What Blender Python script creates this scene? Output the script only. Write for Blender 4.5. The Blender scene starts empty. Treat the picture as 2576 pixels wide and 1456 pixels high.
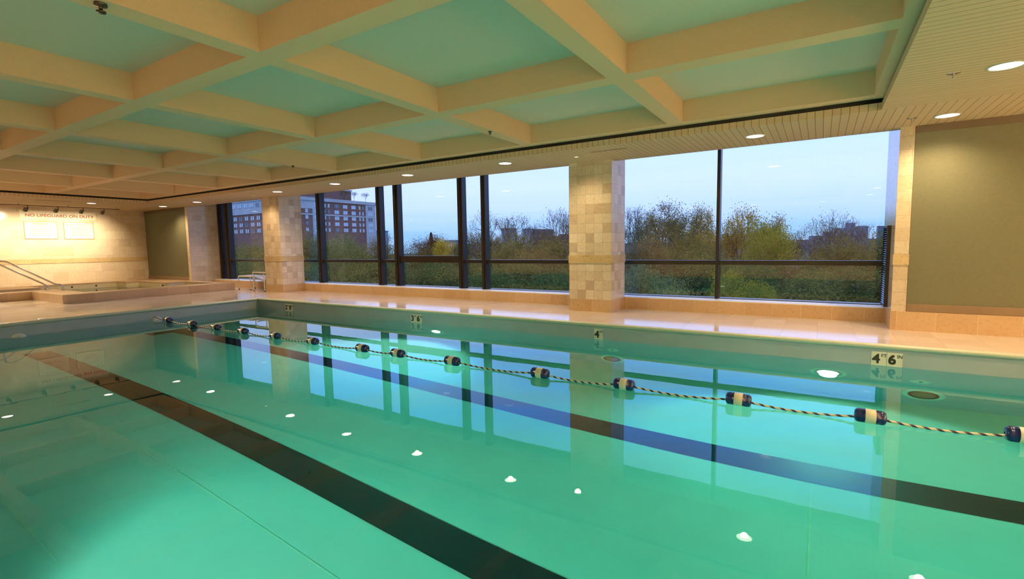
import bpy, bmesh, math, random
from mathutils import Vector, Matrix
PI = math.pi
sc = bpy.context.scene

# ------------------------------------------------------------------ camera
F_PX, W_PX = 1240.08, 2576.0
YAW, PITCH, ROLL = 0.5591, 0.0883, -0.0156
CAM_Z = 1.35
cam = bpy.data.cameras.new('camera'); cam_o = bpy.data.objects.new('camera', cam)
sc.collection.objects.link(cam_o); sc.camera = cam_o
cam.sensor_width = 36.0; cam.lens = 36.0 * F_PX / W_PX; cam.clip_start = 0.05; cam.clip_end = 3000
fw = Vector((-math.sin(YAW) * math.cos(PITCH), math.cos(YAW) * math.cos(PITCH), -math.sin(PITCH)))
rt = Vector((math.cos(YAW), math.sin(YAW), 0)); up = rt.cross(fw)
c_, s_ = math.cos(ROLL), math.sin(ROLL)
rt, up = c_ * rt + s_ * up, -s_ * rt + c_ * up
m = Matrix((rt, up, -fw)).transposed().to_4x4(); m.translation = Vector((0, 0, CAM_Z))
cam_o.matrix_world = m

# ------------------------------------------------------------------ world: overcast dusk sky with cloud bands
world = bpy.data.worlds.new('dusk_sky'); sc.world = world; world.use_nodes = True
wn = world.node_tree; wn.nodes.clear(); wl = wn.links.new
def wnode(t, **k):
    n = wn.nodes.new(t)
    for a, b in k.items(): setattr(n, a, b)
    return n
w_out = wnode('ShaderNodeOutputWorld'); w_bg = wnode('ShaderNodeBackground'); w_tc = wnode('ShaderNodeTexCoord')
w_sep = wnode('ShaderNodeSeparateXYZ'); w_ramp = wnode('ShaderNodeValToRGB')
w_map = wnode('ShaderNodeMapping'); w_map.inputs['Scale'].default_value = (1.6, 1.6, 16.0)
w_noise = wnode('ShaderNodeTexNoise'); w_noise.inputs['Scale'].default_value = 1.7; w_noise.inputs['Detail'].default_value = 5
w_mr = wnode('ShaderNodeMapRange'); w_mr.inputs[1].default_value = 0.42; w_mr.inputs[2].default_value = 0.62
w_mr.inputs[3].default_value = 0.0; w_mr.inputs[4].default_value = 0.45
w_mix = wnode('ShaderNodeMixRGB'); w_mix.inputs[2].default_value = (0.80, 1.00, 1.70, 1)
wl(w_tc.outputs['Generated'], w_sep.inputs[0]); wl(w_sep.outputs['Z'], w_ramp.inputs[0])
wl(w_tc.outputs['Generated'], w_map.inputs[0]); wl(w_map.outputs[0], w_noise.inputs['Vector'])
wl(w_noise.outputs[0], w_mr.inputs[0]); wl(w_mr.outputs[0], w_mix.inputs[0]); wl(w_ramp.outputs[0], w_mix.inputs[1])
wl(w_mix.outputs[0], w_bg.inputs[0]); wl(w_bg.outputs[0], w_out.inputs[0])
cr = w_ramp.color_ramp
cr.elements[0].position = 0.0; cr.elements[0].color = (0.34, 0.68, 1.15, 1)
cr.elements[1].position = 1.0; cr.elements[1].color = (1.15, 1.25, 1.80, 1)
for p_, c in ((0.035, (0.46, 0.80, 1.40, 1)), (0.07, (0.70, 0.96, 1.70, 1)), (0.11, (0.86, 1.06, 1.85, 1)), (0.16, (0.84, 1.08, 2.05, 1)), (0.22, (0.50, 1.10, 2.90, 1)), (0.32, (0.42, 1.15, 3.30, 1)), (0.55, (0.85, 1.10, 2.10, 1))):
    e = cr.elements.new(p_); e.color = c
w_bg.inputs['Strength'].default_value = 1.0

# ------------------------------------------------------------------ colour management, light budget
sc.view_settings.view_transform = 'Standard'; sc.view_settings.look = 'None'
sc.view_settings.gamma = 1.0; sc.view_settings.use_curve_mapping = False; sc.view_settings.exposure = 0.0
DOWN_W, PIN_W, TRACK_W, POOL_W = 200.0, 80.0, 185.0, 480.0
WASH_W, REAR_W = 3600.0, 110.0
WARM = (1.0, 0.68, 0.35); POOLC = (1.0, 0.93, 0.72)
try:
    sc.cycles.use_denoising = True; sc.cycles.denoiser = 'OPENIMAGEDENOISE'
    sc.cycles.use_adaptive_sampling = True; sc.cycles.adaptive_threshold = 0.035; sc.cycles.adaptive_min_samples = 16
    sc.cycles.sample_clamp_indirect = 4.0; sc.cycles.sample_clamp_direct = 0.0
    sc.cycles.max_bounces = 9; sc.cycles.diffuse_bounces = 4; sc.cycles.glossy_bounces = 4
    sc.cycles.transmission_bounces = 8; sc.cycles.transparent_max_bounces = 16
    sc.cycles.caustics_reflective = False; sc.cycles.caustics_refractive = True; sc.cycles.blur_glossy = 0.6
except Exception: pass

# ------------------------------------------------------------------ helpers
rnd = random.Random(7)
def tag(o, label=None, cat=None, group=None, kind=None):
    if label: o['label'] = label
    if cat: o['category'] = cat
    if group: o['group'] = group
    if kind: o['kind'] = kind
    return o
def empty(name, loc=(0, 0, 0), rz=0.0):
    o = bpy.data.objects.new(name, None); o.empty_display_size = 0.1
    sc.collection.objects.link(o); o.location = loc; o.rotation_euler = (0, 0, rz); return o
class MB:
    """collects faces; uv in metres; builds ONE mesh object"""
    def __init__(s): s.v = []; s.f = []; s.uv = []; s.mi = []; s.sm = []
    def face(s, pts, uv=None, mi=0, smooth=False):
        b = len(s.v); s.v += [tuple(p) for p in pts]; s.f.append(tuple(range(b, b + len(pts))))
        if uv is None:
            a, b_, c = Vector(pts[0]), Vector(pts[1]), Vector(pts[2]); n = (b_ - a).cross(c - a)
            ax = max(range(3), key=lambda i: abs(n[i]))
            uv = [((p[1], p[2]) if ax == 0 else (p[0], p[2]) if ax == 1 else (p[0], p[1])) for p in pts]
        s.uv.append(uv); s.mi.append(mi); s.sm.append(smooth); return s
    def box(s, a, b, mi=0, skip=''):
        x0, y0, z0 = (min(a[i], b[i]) for i in range(3)); x1, y1, z1 = (max(a[i], b[i]) for i in range(3))
        F = {'x-': [(x0, y1, z0), (x0, y0, z0), (x0, y0, z1), (x0, y1, z1)], 'x+': [(x1, y0, z0), (x1, y1, z0), (x1, y1, z1), (x1, y0, z1)],
             'y-': [(x0, y0, z0), (x1, y0, z0), (x1, y0, z1), (x0, y0, z1)], 'y+': [(x1, y1, z0), (x0, y1, z0), (x0, y1, z1), (x1, y1, z1)],
             'z-': [(x0, y1, z0), (x1, y1, z0), (x1, y0, z0), (x0, y0, z0)], 'z+': [(x0, y0, z1), (x1, y0, z1), (x1, y1, z1), (x0, y1, z1)]}
        for k, q in F.items():
            if k not in skip.split(): s.face(q, mi=mi)
        return s
    def tube(s, pts, r, n=8, cap=True, mi=0):
        pts = [Vector(p) for p in pts]; rs = r if isinstance(r, (list, tuple)) else [r] * len(pts)
        rings = []; L = 0.0; ls = []
        ref = Vector((0, 0, 1)) if abs((pts[-1] - pts[0]).normalized().z) < 0.9 else Vector((1, 0, 0))
        for i, p in enumerate(pts):
            t = (pts[min(i + 1, len(pts) - 1)] - pts[max(i - 1, 0)]).normalized()
            u = t.cross(ref).normalized(); w = u.cross(t)
            rings.append([p + (u * math.cos(2 * PI * k / n) + w * math.sin(2 * PI * k / n)) * rs[i] for k in range(n)])
            if i: L += (p - pts[i - 1]).length
            ls.append(L)
        base = len(s.v)
        for R in rings: s.v += [tuple(q) for q in R]
        for i in range(len(pts) - 1):
            for k in range(n):
                k2 = (k + 1) % n
                s.f.append((base + i * n + k, base + i * n + k2, base + (i + 1) * n + k2, base + (i + 1) * n + k))
                s.uv.append([(k / n, ls[i]), ((k + 1) / n, ls[i]), ((k + 1) / n, ls[i + 1]), (k / n, ls[i + 1])]); s.mi.append(mi); s.sm.append(True)
        if cap:
            s.face([rings[0][k] for k in range(n)][::-1], mi=mi); s.face([rings[-1][k] for k in range(n)], mi=mi)
        return s
    def lathe(s, prof, n=24, axis='z', center=(0, 0, 0), mi=0, caps=False):
        """prof: list of (r, h) revolved about axis through center"""
        c = Vector(center); base = len(s.v)
        def P(r, h, a):
            u, w = r * math.cos(a), r * math.sin(a)
            return c + (Vector((u, w, h)) if axis == 'z' else Vector((h, u, w)) if axis == 'x' else Vector((w, h, u)))
        for r, h in prof: s.v += [tuple(P(r, h, 2 * PI * k / n)) for k in range(n)]
        for i in range(len(prof) - 1):
            for k in range(n):
                k2 = (k + 1) % n
                s.f.append((base + i * n + k, base + i * n + k2, base + (i + 1) * n + k2, base + (i + 1) * n + k))
                s.uv.append([(0, 0)] * 4); s.mi.append(mi); s.sm.append(True)
        if not caps: return s
        if prof[0][0] > 1e-4: s.f.append(tuple(base + k for k in range(n))[::-1]); s.uv.append([(0, 0)] * n); s.mi.append(mi); s.sm.append(False)
        e = base + (len(prof) - 1) * n
        if prof[-1][0] > 1e-4: s.f.append(tuple(e + k for k in range(n))); s.uv.append([(0, 0)] * n); s.mi.append(mi); s.sm.append(False)
        return s
    def prism(s, poly, z0, z1, mi=0):
        n = len(poly)
        s.face([(x, y, z1) for x, y in poly], mi=mi); s.face([(x, y, z0) for x, y in poly][::-1], mi=mi)
        for i in range(n):
            (x0, y0), (x1, y1) = poly[i], poly[(i + 1) % n]
            s.face([(x0, y0, z0), (x1, y1, z0), (x1, y1, z1), (x0, y0, z1)], mi=mi)
        return s
    def mesh(s, name, mats, org=(0, 0, 0)):
        me = bpy.data.meshes.new(name); o_ = Vector(org)
        me.from_pydata([tuple(Vector(v) - o_) for v in s.v], [], s.f)
        ul = me.uv_layers.new(name='uv'); flat = [c for f in s.uv for q in f for c in q]
        ul.data.foreach_set('uv', flat)
        for mt in (mats if isinstance(mats, (list, tuple)) else [mats]): me.materials.append(mt)
        me.polygons.foreach_set('material_index', s.mi); me.polygons.foreach_set('use_smooth', s.sm)
        me.update(); return me
    def build(s, name, mats, parent=None, org=(0, 0, 0), weld=False, bevel=0.0):
        me = s.mesh(name, mats, org)
        if weld or bevel:
            bm = bmesh.new(); bm.from_mesh(me); bmesh.ops.remove_doubles(bm, verts=bm.verts, dist=1e-4)
            if bevel:
                bmesh.ops.bevel(bm, geom=[e for e in bm.edges if len(e.link_faces) == 2 and e.calc_face_angle(0) > 0.6], offset=bevel, segments=2, affect='EDGES', profile=0.6)
            bm.to_mesh(me); bm.free()
        o = bpy.data.objects.new(name, me); sc.collection.objects.link(o)
        if parent is not None:
            o.parent = parent; o.location = Vector(org) - parent_world(parent)
        else: o.location = org
        return o
def parent_world(p):
    v = Vector(p.location)
    while p.parent is not None: p = p.parent; v += Vector(p.location)
    return v
def structure(o, label=None): o['kind'] = 'structure'; return tag(o, label)
def text_mesh(name, txt, mat, height, depth, origin, xdir, updir, parent, align='LEFT', bold=0.0, sx=1.0):
    """text standing on a face: xdir reading direction, updir up; built-in font turned into a mesh"""
    cu = bpy.data.curves.new('lettering', 'FONT'); cu.body = txt; cu.size = 1.0; cu.align_x = align
    cu.extrude = 0.5
    tmp = bpy.data.objects.new('lettering_source', cu); sc.collection.objects.link(tmp)
    me = bpy.data.meshes.new_from_object(tmp.evaluated_get(bpy.context.evaluated_depsgraph_get()))
    bpy.data.objects.remove(tmp); bpy.data.curves.remove(cu)
    xd, ud = Vector(xdir).normalized(), Vector(updir).normalized(); nd = xd.cross(ud); k = height / 0.70
    for v in me.vertices:
        p = v.co.copy(); v.co = xd * p.x * k * sx + ud * p.y * k + nd * p.z * depth
    if bold:                                            # heavier strokes: the glyphs repeated a hair apart
        vs = [v.co.copy() for v in me.vertices]; fs = [tuple(p.vertices) for p in me.polygons]; nv = len(vs); V = []; F = []
        for i, (a, b_) in enumerate(((0, 0), (1, 0), (0, 1), (1, 1), (-1, 0), (0, -1), (-1, -1), (1, -1), (-1, 1))):
            V += [tuple(v + xd * a * bold * k + ud * b_ * bold * k + nd * depth * 0.02 * i) for v in vs]; F += [tuple(q + nv * i for q in f) for f in fs]
        me.clear_geometry(); me.from_pydata(V, [], F); me.update()
    me.materials.clear(); me.materials.append(mat); me.name = name
    o = bpy.data.objects.new(name, me); sc.collection.objects.link(o)
    o.parent = parent; o.location = Vector(origin) - parent_world(parent); return o

# ------------------------------------------------------------------ materials
def nm(name):
    mt = bpy.data.materials.new(name); mt.use_nodes = True; t = mt.node_tree; t.nodes.clear()
    o = t.nodes.new('ShaderNodeOutputMaterial'); return mt, t, o
def N(t, kind, **k):
    n = t.nodes.new(kind)
    for a, b in k.items(): setattr(n, a, b)
    return n
def math_(t, op, a, b=None, c=None):
    n = N(t, 'ShaderNodeMath', operation=op)
    for i, x in enumerate((a, b, c)):
        if x is None: continue
        if isinstance(x, (int, float)): n.inputs[i].default_value = x
        else: t.links.new(x, n.inputs[i])
    return n.outputs[0]
def ramp(t, fac, stops, interp='LINEAR'):
    n = N(t, 'ShaderNodeValToRGB'); e = n.color_ramp; e.interpolation = interp
    e.elements[0].position = stops[0][0]; e.elements[0].color = (*stops[0][1], 1)
    e.elements[1].position = stops[-1][0]; e.elements[1].color = (*stops[-1][1], 1)
    for p, c in stops[1:-1]: q = e.elements.new(p); q.color = (*c, 1)
    t.links.new(fac, n.inputs[0]); return n.outputs[0]
def mix(t, fac, a, b, mode='MIX'):
    n = N(t, 'ShaderNodeMixRGB', blend_type=mode)
    for i, x in enumerate((fac, a, b)):
        if isinstance(x, (int, float)): n.inputs[i].default_value = x
        elif isinstance(x, tuple): n.inputs[i].default_value = (*x, 1)
        else: t.links.new(x, n.inputs[i])
    return n.outputs[0]
def noise(t, vec, scale, detail=3, rough=0.5):
    n = N(t, 'ShaderNodeTexNoise'); n.inputs['Scale'].default_value = scale; n.inputs['Detail'].default_value = detail; n.inputs['Roughness'].default_value = rough
    if vec is not None: t.links.new(vec, n.inputs['Vector'])
    return n.outputs[0]
def principled(t, out, color, rough=0.5, metal=0.0, spec=0.5, bump=None, bump_s=0.1, bump_d=0.01):
    p = N(t, 'ShaderNodeBsdfPrincipled')
    if isinstance(color, tuple): p.inputs['Base Color'].default_value = (*color, 1)
    else: t.links.new(color, p.inputs['Base Color'])
    if isinstance(rough, (int, float)): p.inputs['Roughness'].default_value = rough
    else: t.links.new(rough, p.inputs['Roughness'])
    p.inputs['Metallic'].default_value = metal; p.inputs['Specular IOR Level'].default_value = spec
    if bump is not None:
        b = N(t, 'ShaderNodeBump'); b.inputs['Strength'].default_value = bump_s; b.inputs['Distance'].default_value = bump_d
        t.links.new(bump, b.inputs['Height']); t.links.new(b.outputs[0], p.inputs['Normal'])
    t.links.new(p.outputs[0], out.inputs[0]); return p
def plain(name, color, rough=0.5, metal=0.0, spec=0.5, vary=0.06, scale=9.0):
    mt, t, o = nm(name); tc = N(t, 'ShaderNodeTexCoord')
    nz = noise(t, tc.outputs['Object'], scale, 4)
    dark = tuple(c * (1 - vary) for c in color); light = tuple(min(1, c * (1 + vary)) for c in color)
    principled(t, o, ramp(t, nz, [(0.3, dark), (0.7, light)]), rough, metal, spec, nz, 0.05, 0.005); return mt
def emit(name, color, strength):
    mt, t, o = nm(name); e = N(t, 'ShaderNodeEmission'); e.inputs[0].default_value = (*color, 1); e.inputs[1].default_value = strength
    t.links.new(e.outputs[0], o.inputs[0]); return mt
def tiles(name, tw, th, stops, shift=0.0, u0=0.0, v0=0.0, rough=0.3, grout=(0.42, 0.33, 0.22), gw=0.004, veins=1.0, spec=0.5):
    """stone tiles in metres on the uv layer; every tile has its own tint"""
    mt, t, o = nm(name); uv = N(t, 'ShaderNodeUVMap', uv_map='uv'); sp = N(t, 'ShaderNodeSeparateXYZ'); t.links.new(uv.outputs[0], sp.inputs[0])
    v = math_(t, 'DIVIDE', math_(t, 'SUBTRACT', sp.outputs[1], v0), th); row = math_(t, 'FLOOR', v)
    u = math_(t, 'DIVIDE', math_(t, 'SUBTRACT', sp.outputs[0], u0), tw)
    if shift: u = math_(t, 'ADD', u, math_(t, 'MULTIPLY', row, shift))
    col = math_(t, 'FLOOR', u); fu = math_(t, 'SUBTRACT', u, col); fv = math_(t, 'SUBTRACT', v, row)
    eu = math_(t, 'MULTIPLY', math_(t, 'MINIMUM', fu, math_(t, 'SUBTRACT', 1.0, fu)), tw)
    ev = math_(t, 'MULTIPLY', math_(t, 'MINIMUM', fv, math_(t, 'SUBTRACT', 1.0, fv)), th)
    g = math_(t, 'LESS_THAN', math_(t, 'MINIMUM', eu, ev), gw * 0.5)
    cx = N(t, 'ShaderNodeCombineXYZ'); t.links.new(col, cx.inputs[0]); t.links.new(row, cx.inputs[1]); cx.inputs[2].default_value = 3.3
    wn_ = N(t, 'ShaderNodeTexWhiteNoise', noise_dimensions='3D'); t.links.new(cx.outputs[0], wn_.inputs[0])
    base = ramp(t, wn_.outputs[0], stops)
    tc = N(t, 'ShaderNodeTexCoord'); nz = noise(t, tc.outputs['Object'], 22, 6, 0.65); nz2 = noise(t, tc.outputs['Object'], 3.2, 3)
    c = mix(t, 0.5 * veins, base, ramp(t, nz, [(0.25, (0.55, 0.50, 0.44)), (0.5, (1, 1, 1)), (0.8, (1.0, 0.98, 0.94))]), 'MULTIPLY')
    c = mix(t, 0.35 * veins, c, ramp(t, nz2, [(0.3, (0.80, 0.74, 0.66)), (0.7, (1, 1, 1))]), 'MULTIPLY')
    c = mix(t, g, c, grout)
    principled(t, o, c, rough, 0, spec, math_(t, 'SUBTRACT', math_(t, 'MULTIPLY', nz, 0.15), g), 0.25, 0.003); return mt
def planks(name, axis, w, color):
    """narrow ceiling boards with dark joints; axis = direction across the boards"""
    mt, t, o = nm(name); g = N(t, 'ShaderNodeNewGeometry'); sp = N(t, 'ShaderNodeSeparateXYZ'); t.links.new(g.outputs['Position'], sp.inputs[0])
    u = math_(t, 'DIVIDE', math_(t, 'ADD', sp.outputs[axis], 100.0), w); col = math_(t, 'FLOOR', u); fu = math_(t, 'SUBTRACT', u, col)
    gr = math_(t, 'LESS_THAN', math_(t, 'MINIMUM', fu, math_(t, 'SUBTRACT', 1.0, fu)), 0.045)
    wn_ = N(t, 'ShaderNodeTexWhiteNoise', noise_dimensions='1D'); t.links.new(col, wn_.inputs['W'])
    c = ramp(t, wn_.outputs[0], [(0.0, tuple(x * 0.95 for x in color)), (1.0, color)])
    c = mix(t, gr, c, tuple(x * 0.38 for x in color))
    principled(t, o, c, 0.55, 0, 0.3, math_(t, 'SUBTRACT', 1.0, gr), 0.4, 0.006); return mt
def glass_pane(name, tint, refl=1.0):
    mt, t, o = nm(name); tr = N(t, 'ShaderNodeBsdfTransparent'); tr.inputs[0].default_value = (*tint, 1)
    gl = N(t, 'ShaderNodeBsdfGlossy'); gl.inputs['Roughness'].default_value = 0.0; gl.inputs[0].default_value = (1, 1, 1, 1)
    lw = N(t, 'ShaderNodeLayerWeight'); lw.inputs['Blend'].default_value = 0.5
    f = math_(t, 'MULTIPLY', math_(t, 'ADD', math_(t, 'MULTIPLY', math_(t, 'POWER', lw.outputs['Facing'], 5.0), 0.95), 0.045), refl)
    mx = N(t, 'ShaderNodeMixShader'); t.links.new(f, mx.inputs[0]); t.links.new(tr.outputs[0], mx.inputs[1]); t.links.new(gl.outputs[0], mx.inputs[2])
    t.links.new(mx.outputs[0], o.inputs[0]); return mt
def water_mat(name, bump_s):
    mt, t, o = nm(name); gl = N(t, 'ShaderNodeBsdfGlass'); gl.inputs['IOR'].default_value = 1.333; gl.inputs['Roughness'].default_value = 0.0
    gl.inputs['Color'].default_value = (1, 1, 1, 1)
    tc = N(t, 'ShaderNodeTexCoord'); nz = noise(t, tc.outputs['Object'], 2.4, 2, 0.45)
    b = N(t, 'ShaderNodeBump'); b.inputs['Strength'].default_value = bump_s; b.inputs['Distance'].default_value = 0.01
    t.links.new(nz, b.inputs['Height']); t.links.new(b.outputs[0], gl.inputs['Normal'])
    va = N(t, 'ShaderNodeVolumeAbsorption'); va.inputs['Color'].default_value = (0.0, 0.92, 0.868, 1); va.inputs['Density'].default_value = 0.46
    t.links.new(gl.outputs[0], o.inputs['Surface']); t.links.new(va.outputs[0], o.inputs['Volume']); return mt

STONE = [(0.0, (0.55, 0.44, 0.33)), (0.16, (0.69, 0.58, 0.45)), (0.35, (0.73, 0.63, 0.50)), (0.75, (0.77, 0.67, 0.54)), (1.0, (0.83, 0.75, 0.62))]
WALLSTONE = [(0.0, (0.63, 0.51, 0.37)), (0.15, (0.70, 0.59, 0.45)), (0.7, (0.73, 0.63, 0.49)), (1.0, (0.77, 0.67, 0.53))]
CURB = [(0.0, (0.56, 0.38, 0.22)), (0.5, (0.62, 0.44, 0.27)), (1.0, (0.66, 0.48, 0.30))]
DECK = [(0.0, (0.64, 0.56, 0.50)), (0.5, (0.69, 0.61, 0.54)), (1.0, (0.73, 0.65, 0.58))]
M = dict(
    pillar=tiles('pillar_stone', 0.1816, 0.1905, STONE, 0, -4.385, 0.245, 0.22),
    border=tiles('border_stone', 0.38, 0.3, [(0, (0.60, 0.45, 0.24)), (1, (0.70, 0.55, 0.33))], 0, 0.1, 0.0, 0.25, veins=1.6),
    base=tiles('base_stone', 0.4535, 0.6, CURB, 0, 0.2, -0.2, 0.28, (0.72, 0.58, 0.42), 0.006),
    panelbase=tiles('panel_base_stone', 0.455, 0.6, CURB, 0, 0.09, -0.2, 0.28, (0.72, 0.58, 0.42), 0.006),
    wall=tiles('wall_stone', 0.41, 0.31, WALLSTONE, 0.5, 0.0, 0.0, 0.16, gw=0.003),
    deck=tiles('deck_stone', 0.46, 0.46, DECK, 0, 0.0, 0.0, 0.10, (0.52, 0.42, 0.33), 0.004, 0.6),
    reveal=tiles('reveal_stone', 0.31, 0.19, WALLSTONE, 0.5, 0.0, 0.0, 0.12, gw=0.004),
    sill=plain('sill_metal', (0.86, 0.87, 0.88), 0.30, 0.0, 0.5),
    tubrim=tiles('tub_rim_stone', 0.6, 0.6, [(0, (0.52, 0.38, 0.25)), (1, (0.62, 0.47, 0.32))], 0, 0.0, 0.0, 0.30, gw=0.004),
    tubin=plain('tub_plaster', (0.66, 0.60, 0.42), 0.5),
    plaster=plain('pool_plaster', (0.74, 0.80, 0.76), 0.6, vary=0.03, scale=2.5),
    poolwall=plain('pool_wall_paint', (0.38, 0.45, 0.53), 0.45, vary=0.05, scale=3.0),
    pooltrim=plain('pool_coping', (0.58, 0.62, 0.52), 0.35, vary=0.04),
    line=plain('lane_line_tile', (0.006, 0.007, 0.008), 0.4, vary=0.3),
    lineblue=plain('cross_line_tile', (0.10, 0.05, 0.02), 0.4),
    seam=plain('pool_seam', (0.85, 0.85, 0.70), 0.5),
    coffer=plain('ceiling_paint', (0.80, 0.575, 0.37), 0.8, vary=0.03, scale=60),
    coffertop=plain('coffer_panel_paint', (0.62, 0.68, 0.58), 0.9, vary=0.05, scale=90),
    boardx=planks('ceiling_boards_across_window', 0, 0.0965, (0.70, 0.54, 0.37)),
    boardy=planks('ceiling_boards_side', 1, 0.0965, (0.70, 0.54, 0.37)),
    gap=plain('shadow_gap_black', (0.006, 0.006, 0.006), 0.8),
    frame=plain('bronze_frame', (0.016, 0.012, 0.010), 0.35, 0.0, 0.5),
    glass=glass_pane('window_glass', (0.93, 0.96, 0.97)),
    water=water_mat('pool_water', 0.035), tubwater=water_mat('tub_water', 0.05),
    shade=plain('shade_cloth', (0.138, 0.143, 0.090), 0.75, vary=0.05, scale=40),
    shaderail=plain('shade_rail', (0.22, 0.155, 0.10), 0.4), shadehead=plain('shade_head_box', (0.10, 0.075, 0.05), 0.5),
    chrome=plain('brushed_steel', (0.62, 0.62, 0.62), 0.25, 1.0), darkmetal=plain('dark_metal', (0.05, 0.042, 0.035), 0.35, 0.6),
    lampmetal=plain('lamp_metal', (0.20, 0.18, 0.15), 0.3, 0.8), white=plain('white_enamel', (0.80, 0.78, 0.72), 0.4),
    downlens=emit('downlight_lens', (1.0, 0.90, 0.72), 9.0), pinlens=emit('pinlight_lens', (1.0, 0.85, 0.6), 5.0),
    tracklens=emit('spot_lens', (1.0, 0.88, 0.62), 30.0), poollens=emit('pool_lamp_lens', (1.0, 0.97, 0.85), 25.0),
    navy=plain('navy_plastic', (0.003, 0.012, 0.095), 0.22), band=plain('cream_band', (0.78, 0.72, 0.56), 0.4),
    signwhite=plain('sign_board', (0.80, 0.74, 0.60), 0.5), signred=plain('sign_red_letters', (0.35, 0.035, 0.02), 0.5),
    signtan=plain('sign_tan_ink', (0.42, 0.24, 0.07), 0.5), frametan=plain('sign_frame', (0.42, 0.27, 0.10), 0.4),
    marker=plain('marker_tile', (0.84, 0.81, 0.72), 0.3), ink=plain('black_ink', (0.006, 0.006, 0.006), 0.5),
    louver=plain('louver_blade', (0.10, 0.12, 0.15), 0.3, 0.4), fabric=plain('sling_fabric', (0.55, 0.58, 0.64), 0.6),
    chairframe=plain('chair_frame_cream', (0.74, 0.66, 0.50), 0.35),
)
# twisted rope
mt, t, o = nm('rope_twist'); uvn = N(t, 'ShaderNodeUVMap', uv_map='uv'); sp = N(t, 'ShaderNodeSeparateXYZ'); t.links.new(uvn.outputs[0], sp.inputs[0])
k = math_(t, 'FRACT', math_(t, 'ADD', math_(t, 'MULTIPLY', sp.outputs[1], 11.0), sp.outputs[0]))
principled(t, o, mix(t, math_(t, 'LESS_THAN', k, 0.42), (0.72, 0.66, 0.52), (0.012, 0.02, 0.06)), 0.6); M['rope'] = mt
def leafmat(name, a, b):
    mt, t, o = nm(name); g = N(t, 'ShaderNodeNewGeometry'); oi = N(t, 'ShaderNodeObjectInfo')
    nz = noise(t, g.outputs['Position'], 0.9, 3); wn_ = N(t, 'ShaderNodeTexNoise'); wn_.inputs['Scale'].default_value = 7.0; t.links.new(g.outputs['Position'], wn_.inputs['Vector'])
    a, b = ((c[0] * 1.55, c[1] * 1.55, c[2] * .95) for c in (a, b))
    f = math_(t, 'ADD', math_(t, 'MULTIPLY', nz, 0.5), math_(t, 'MULTIPLY', wn_.outputs[0], 0.5))
    c = ramp(t, f, [(0.36, a), (0.64, b)])
    d = N(t, 'ShaderNodeBsdfDiffuse'); tl = N(t, 'ShaderNodeBsdfTranslucent'); t.links.new(c, d.inputs[0]); t.links.new(c, tl.inputs[0])
    mx = N(t, 'ShaderNodeMixShader'); mx.inputs[0].default_value = 0.35; t.links.new(d.outputs[0], mx.inputs[1]); t.links.new(tl.outputs[0], mx.inputs[2]); t.links.new(mx.outputs[0], o.inputs[0]); return mt
LEAF = dict(bare=leafmat('bare_twig_leaf', (0.10, 0.085, 0.045), (0.17, 0.13, 0.06)), thin=leafmat('thin_olive_leaf', (0.07, 0.07, 0.03), (0.17, 0.15, 0.05)),
    amber=leafmat('amber_leaf', (0.16, 0.13, 0.025), (0.40, 0.23, 0.045)), olive=leafmat('olive_leaf', (0.06, 0.062, 0.025), (0.19, 0.16, 0.055)),
    yellowgreen=leafmat('yellow_green_leaf', (0.10, 0.13, 0.02), (0.34, 0.25, 0.04)), brown=leafmat('brown_leaf', (0.10, 0.065, 0.03), (0.24, 0.15, 0.06)),
    yellow=leafmat('yellow_leaf', (0.26, 0.17, 0.025), (0.52, 0.34, 0.06)), red=leafmat('dark_red_leaf', (0.075, 0.03, 0.025), (0.16, 0.06, 0.04)),
    conifer=leafmat('conifer_needles', (0.03, 0.055, 0.035), (0.06, 0.10, 0.06)), green=leafmat('green_leaf', (0.035, 0.065, 0.028), (0.12, 0.135, 0.05)),
    willow=leafmat('willow_leaf', (0.09, 0.12, 0.06), (0.22, 0.21, 0.09)))
M['bark'] = plain('bark', (0.075, 0.058, 0.045), 0.9, vary=0.3)
M['grass'] = plain('park_grass', (0.020, 0.050, 0.020), 0.9, vary=0.35, scale=0.35)
M['brick'] = plain('red_brick', (0.19, 0.088, 0.070), 0.8, vary=0.15, scale=0.4)
M['stone'] = plain('pale_stone', (0.42, 0.43, 0.44), 0.8, vary=0.08, scale=0.2)
M['winlit'] = plain('window_pane_far', (0.50, 0.58, 0.66), 0.2); M['windark'] = plain('window_pane_dark', (0.12, 0.15, 0.20), 0.2)
M['hazebrown'] = plain('far_brown_haze_wall', (0.062, 0.060, 0.085), 0.8); M['farblue'] = plain('far_blue_wall', (0.12, 0.17, 0.26), 0.7)  # bluish distance haze is mixed into the brown wall colour
M['fargrey'] = plain('far_grey_wall', (0.22, 0.29, 0.38), 0.7); M['farwhite'] = plain('far_white_wall', (0.55, 0.60, 0.66), 0.7)
M['roofblue'] = plain('far_blue_roof', (0.12, 0.16, 0.26), 0.7)

# ------------------------------------------------------------------ dimensions (metres; deck z = 0)
WATER = -0.285; SOFFIT = 2.986
PX0, PX1, PY0, PY1 = -13.40, 4.6, 0.28, 7.91         # pool opening
def floor_z(x): return -1.95 - 0.010 * x
RX0, RX1, RY0 = -23.60, 6.4, -5.2                     # room
GY = 10.45                                            # glass plane
WZ = 3.32                                             # top of the window recess

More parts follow.
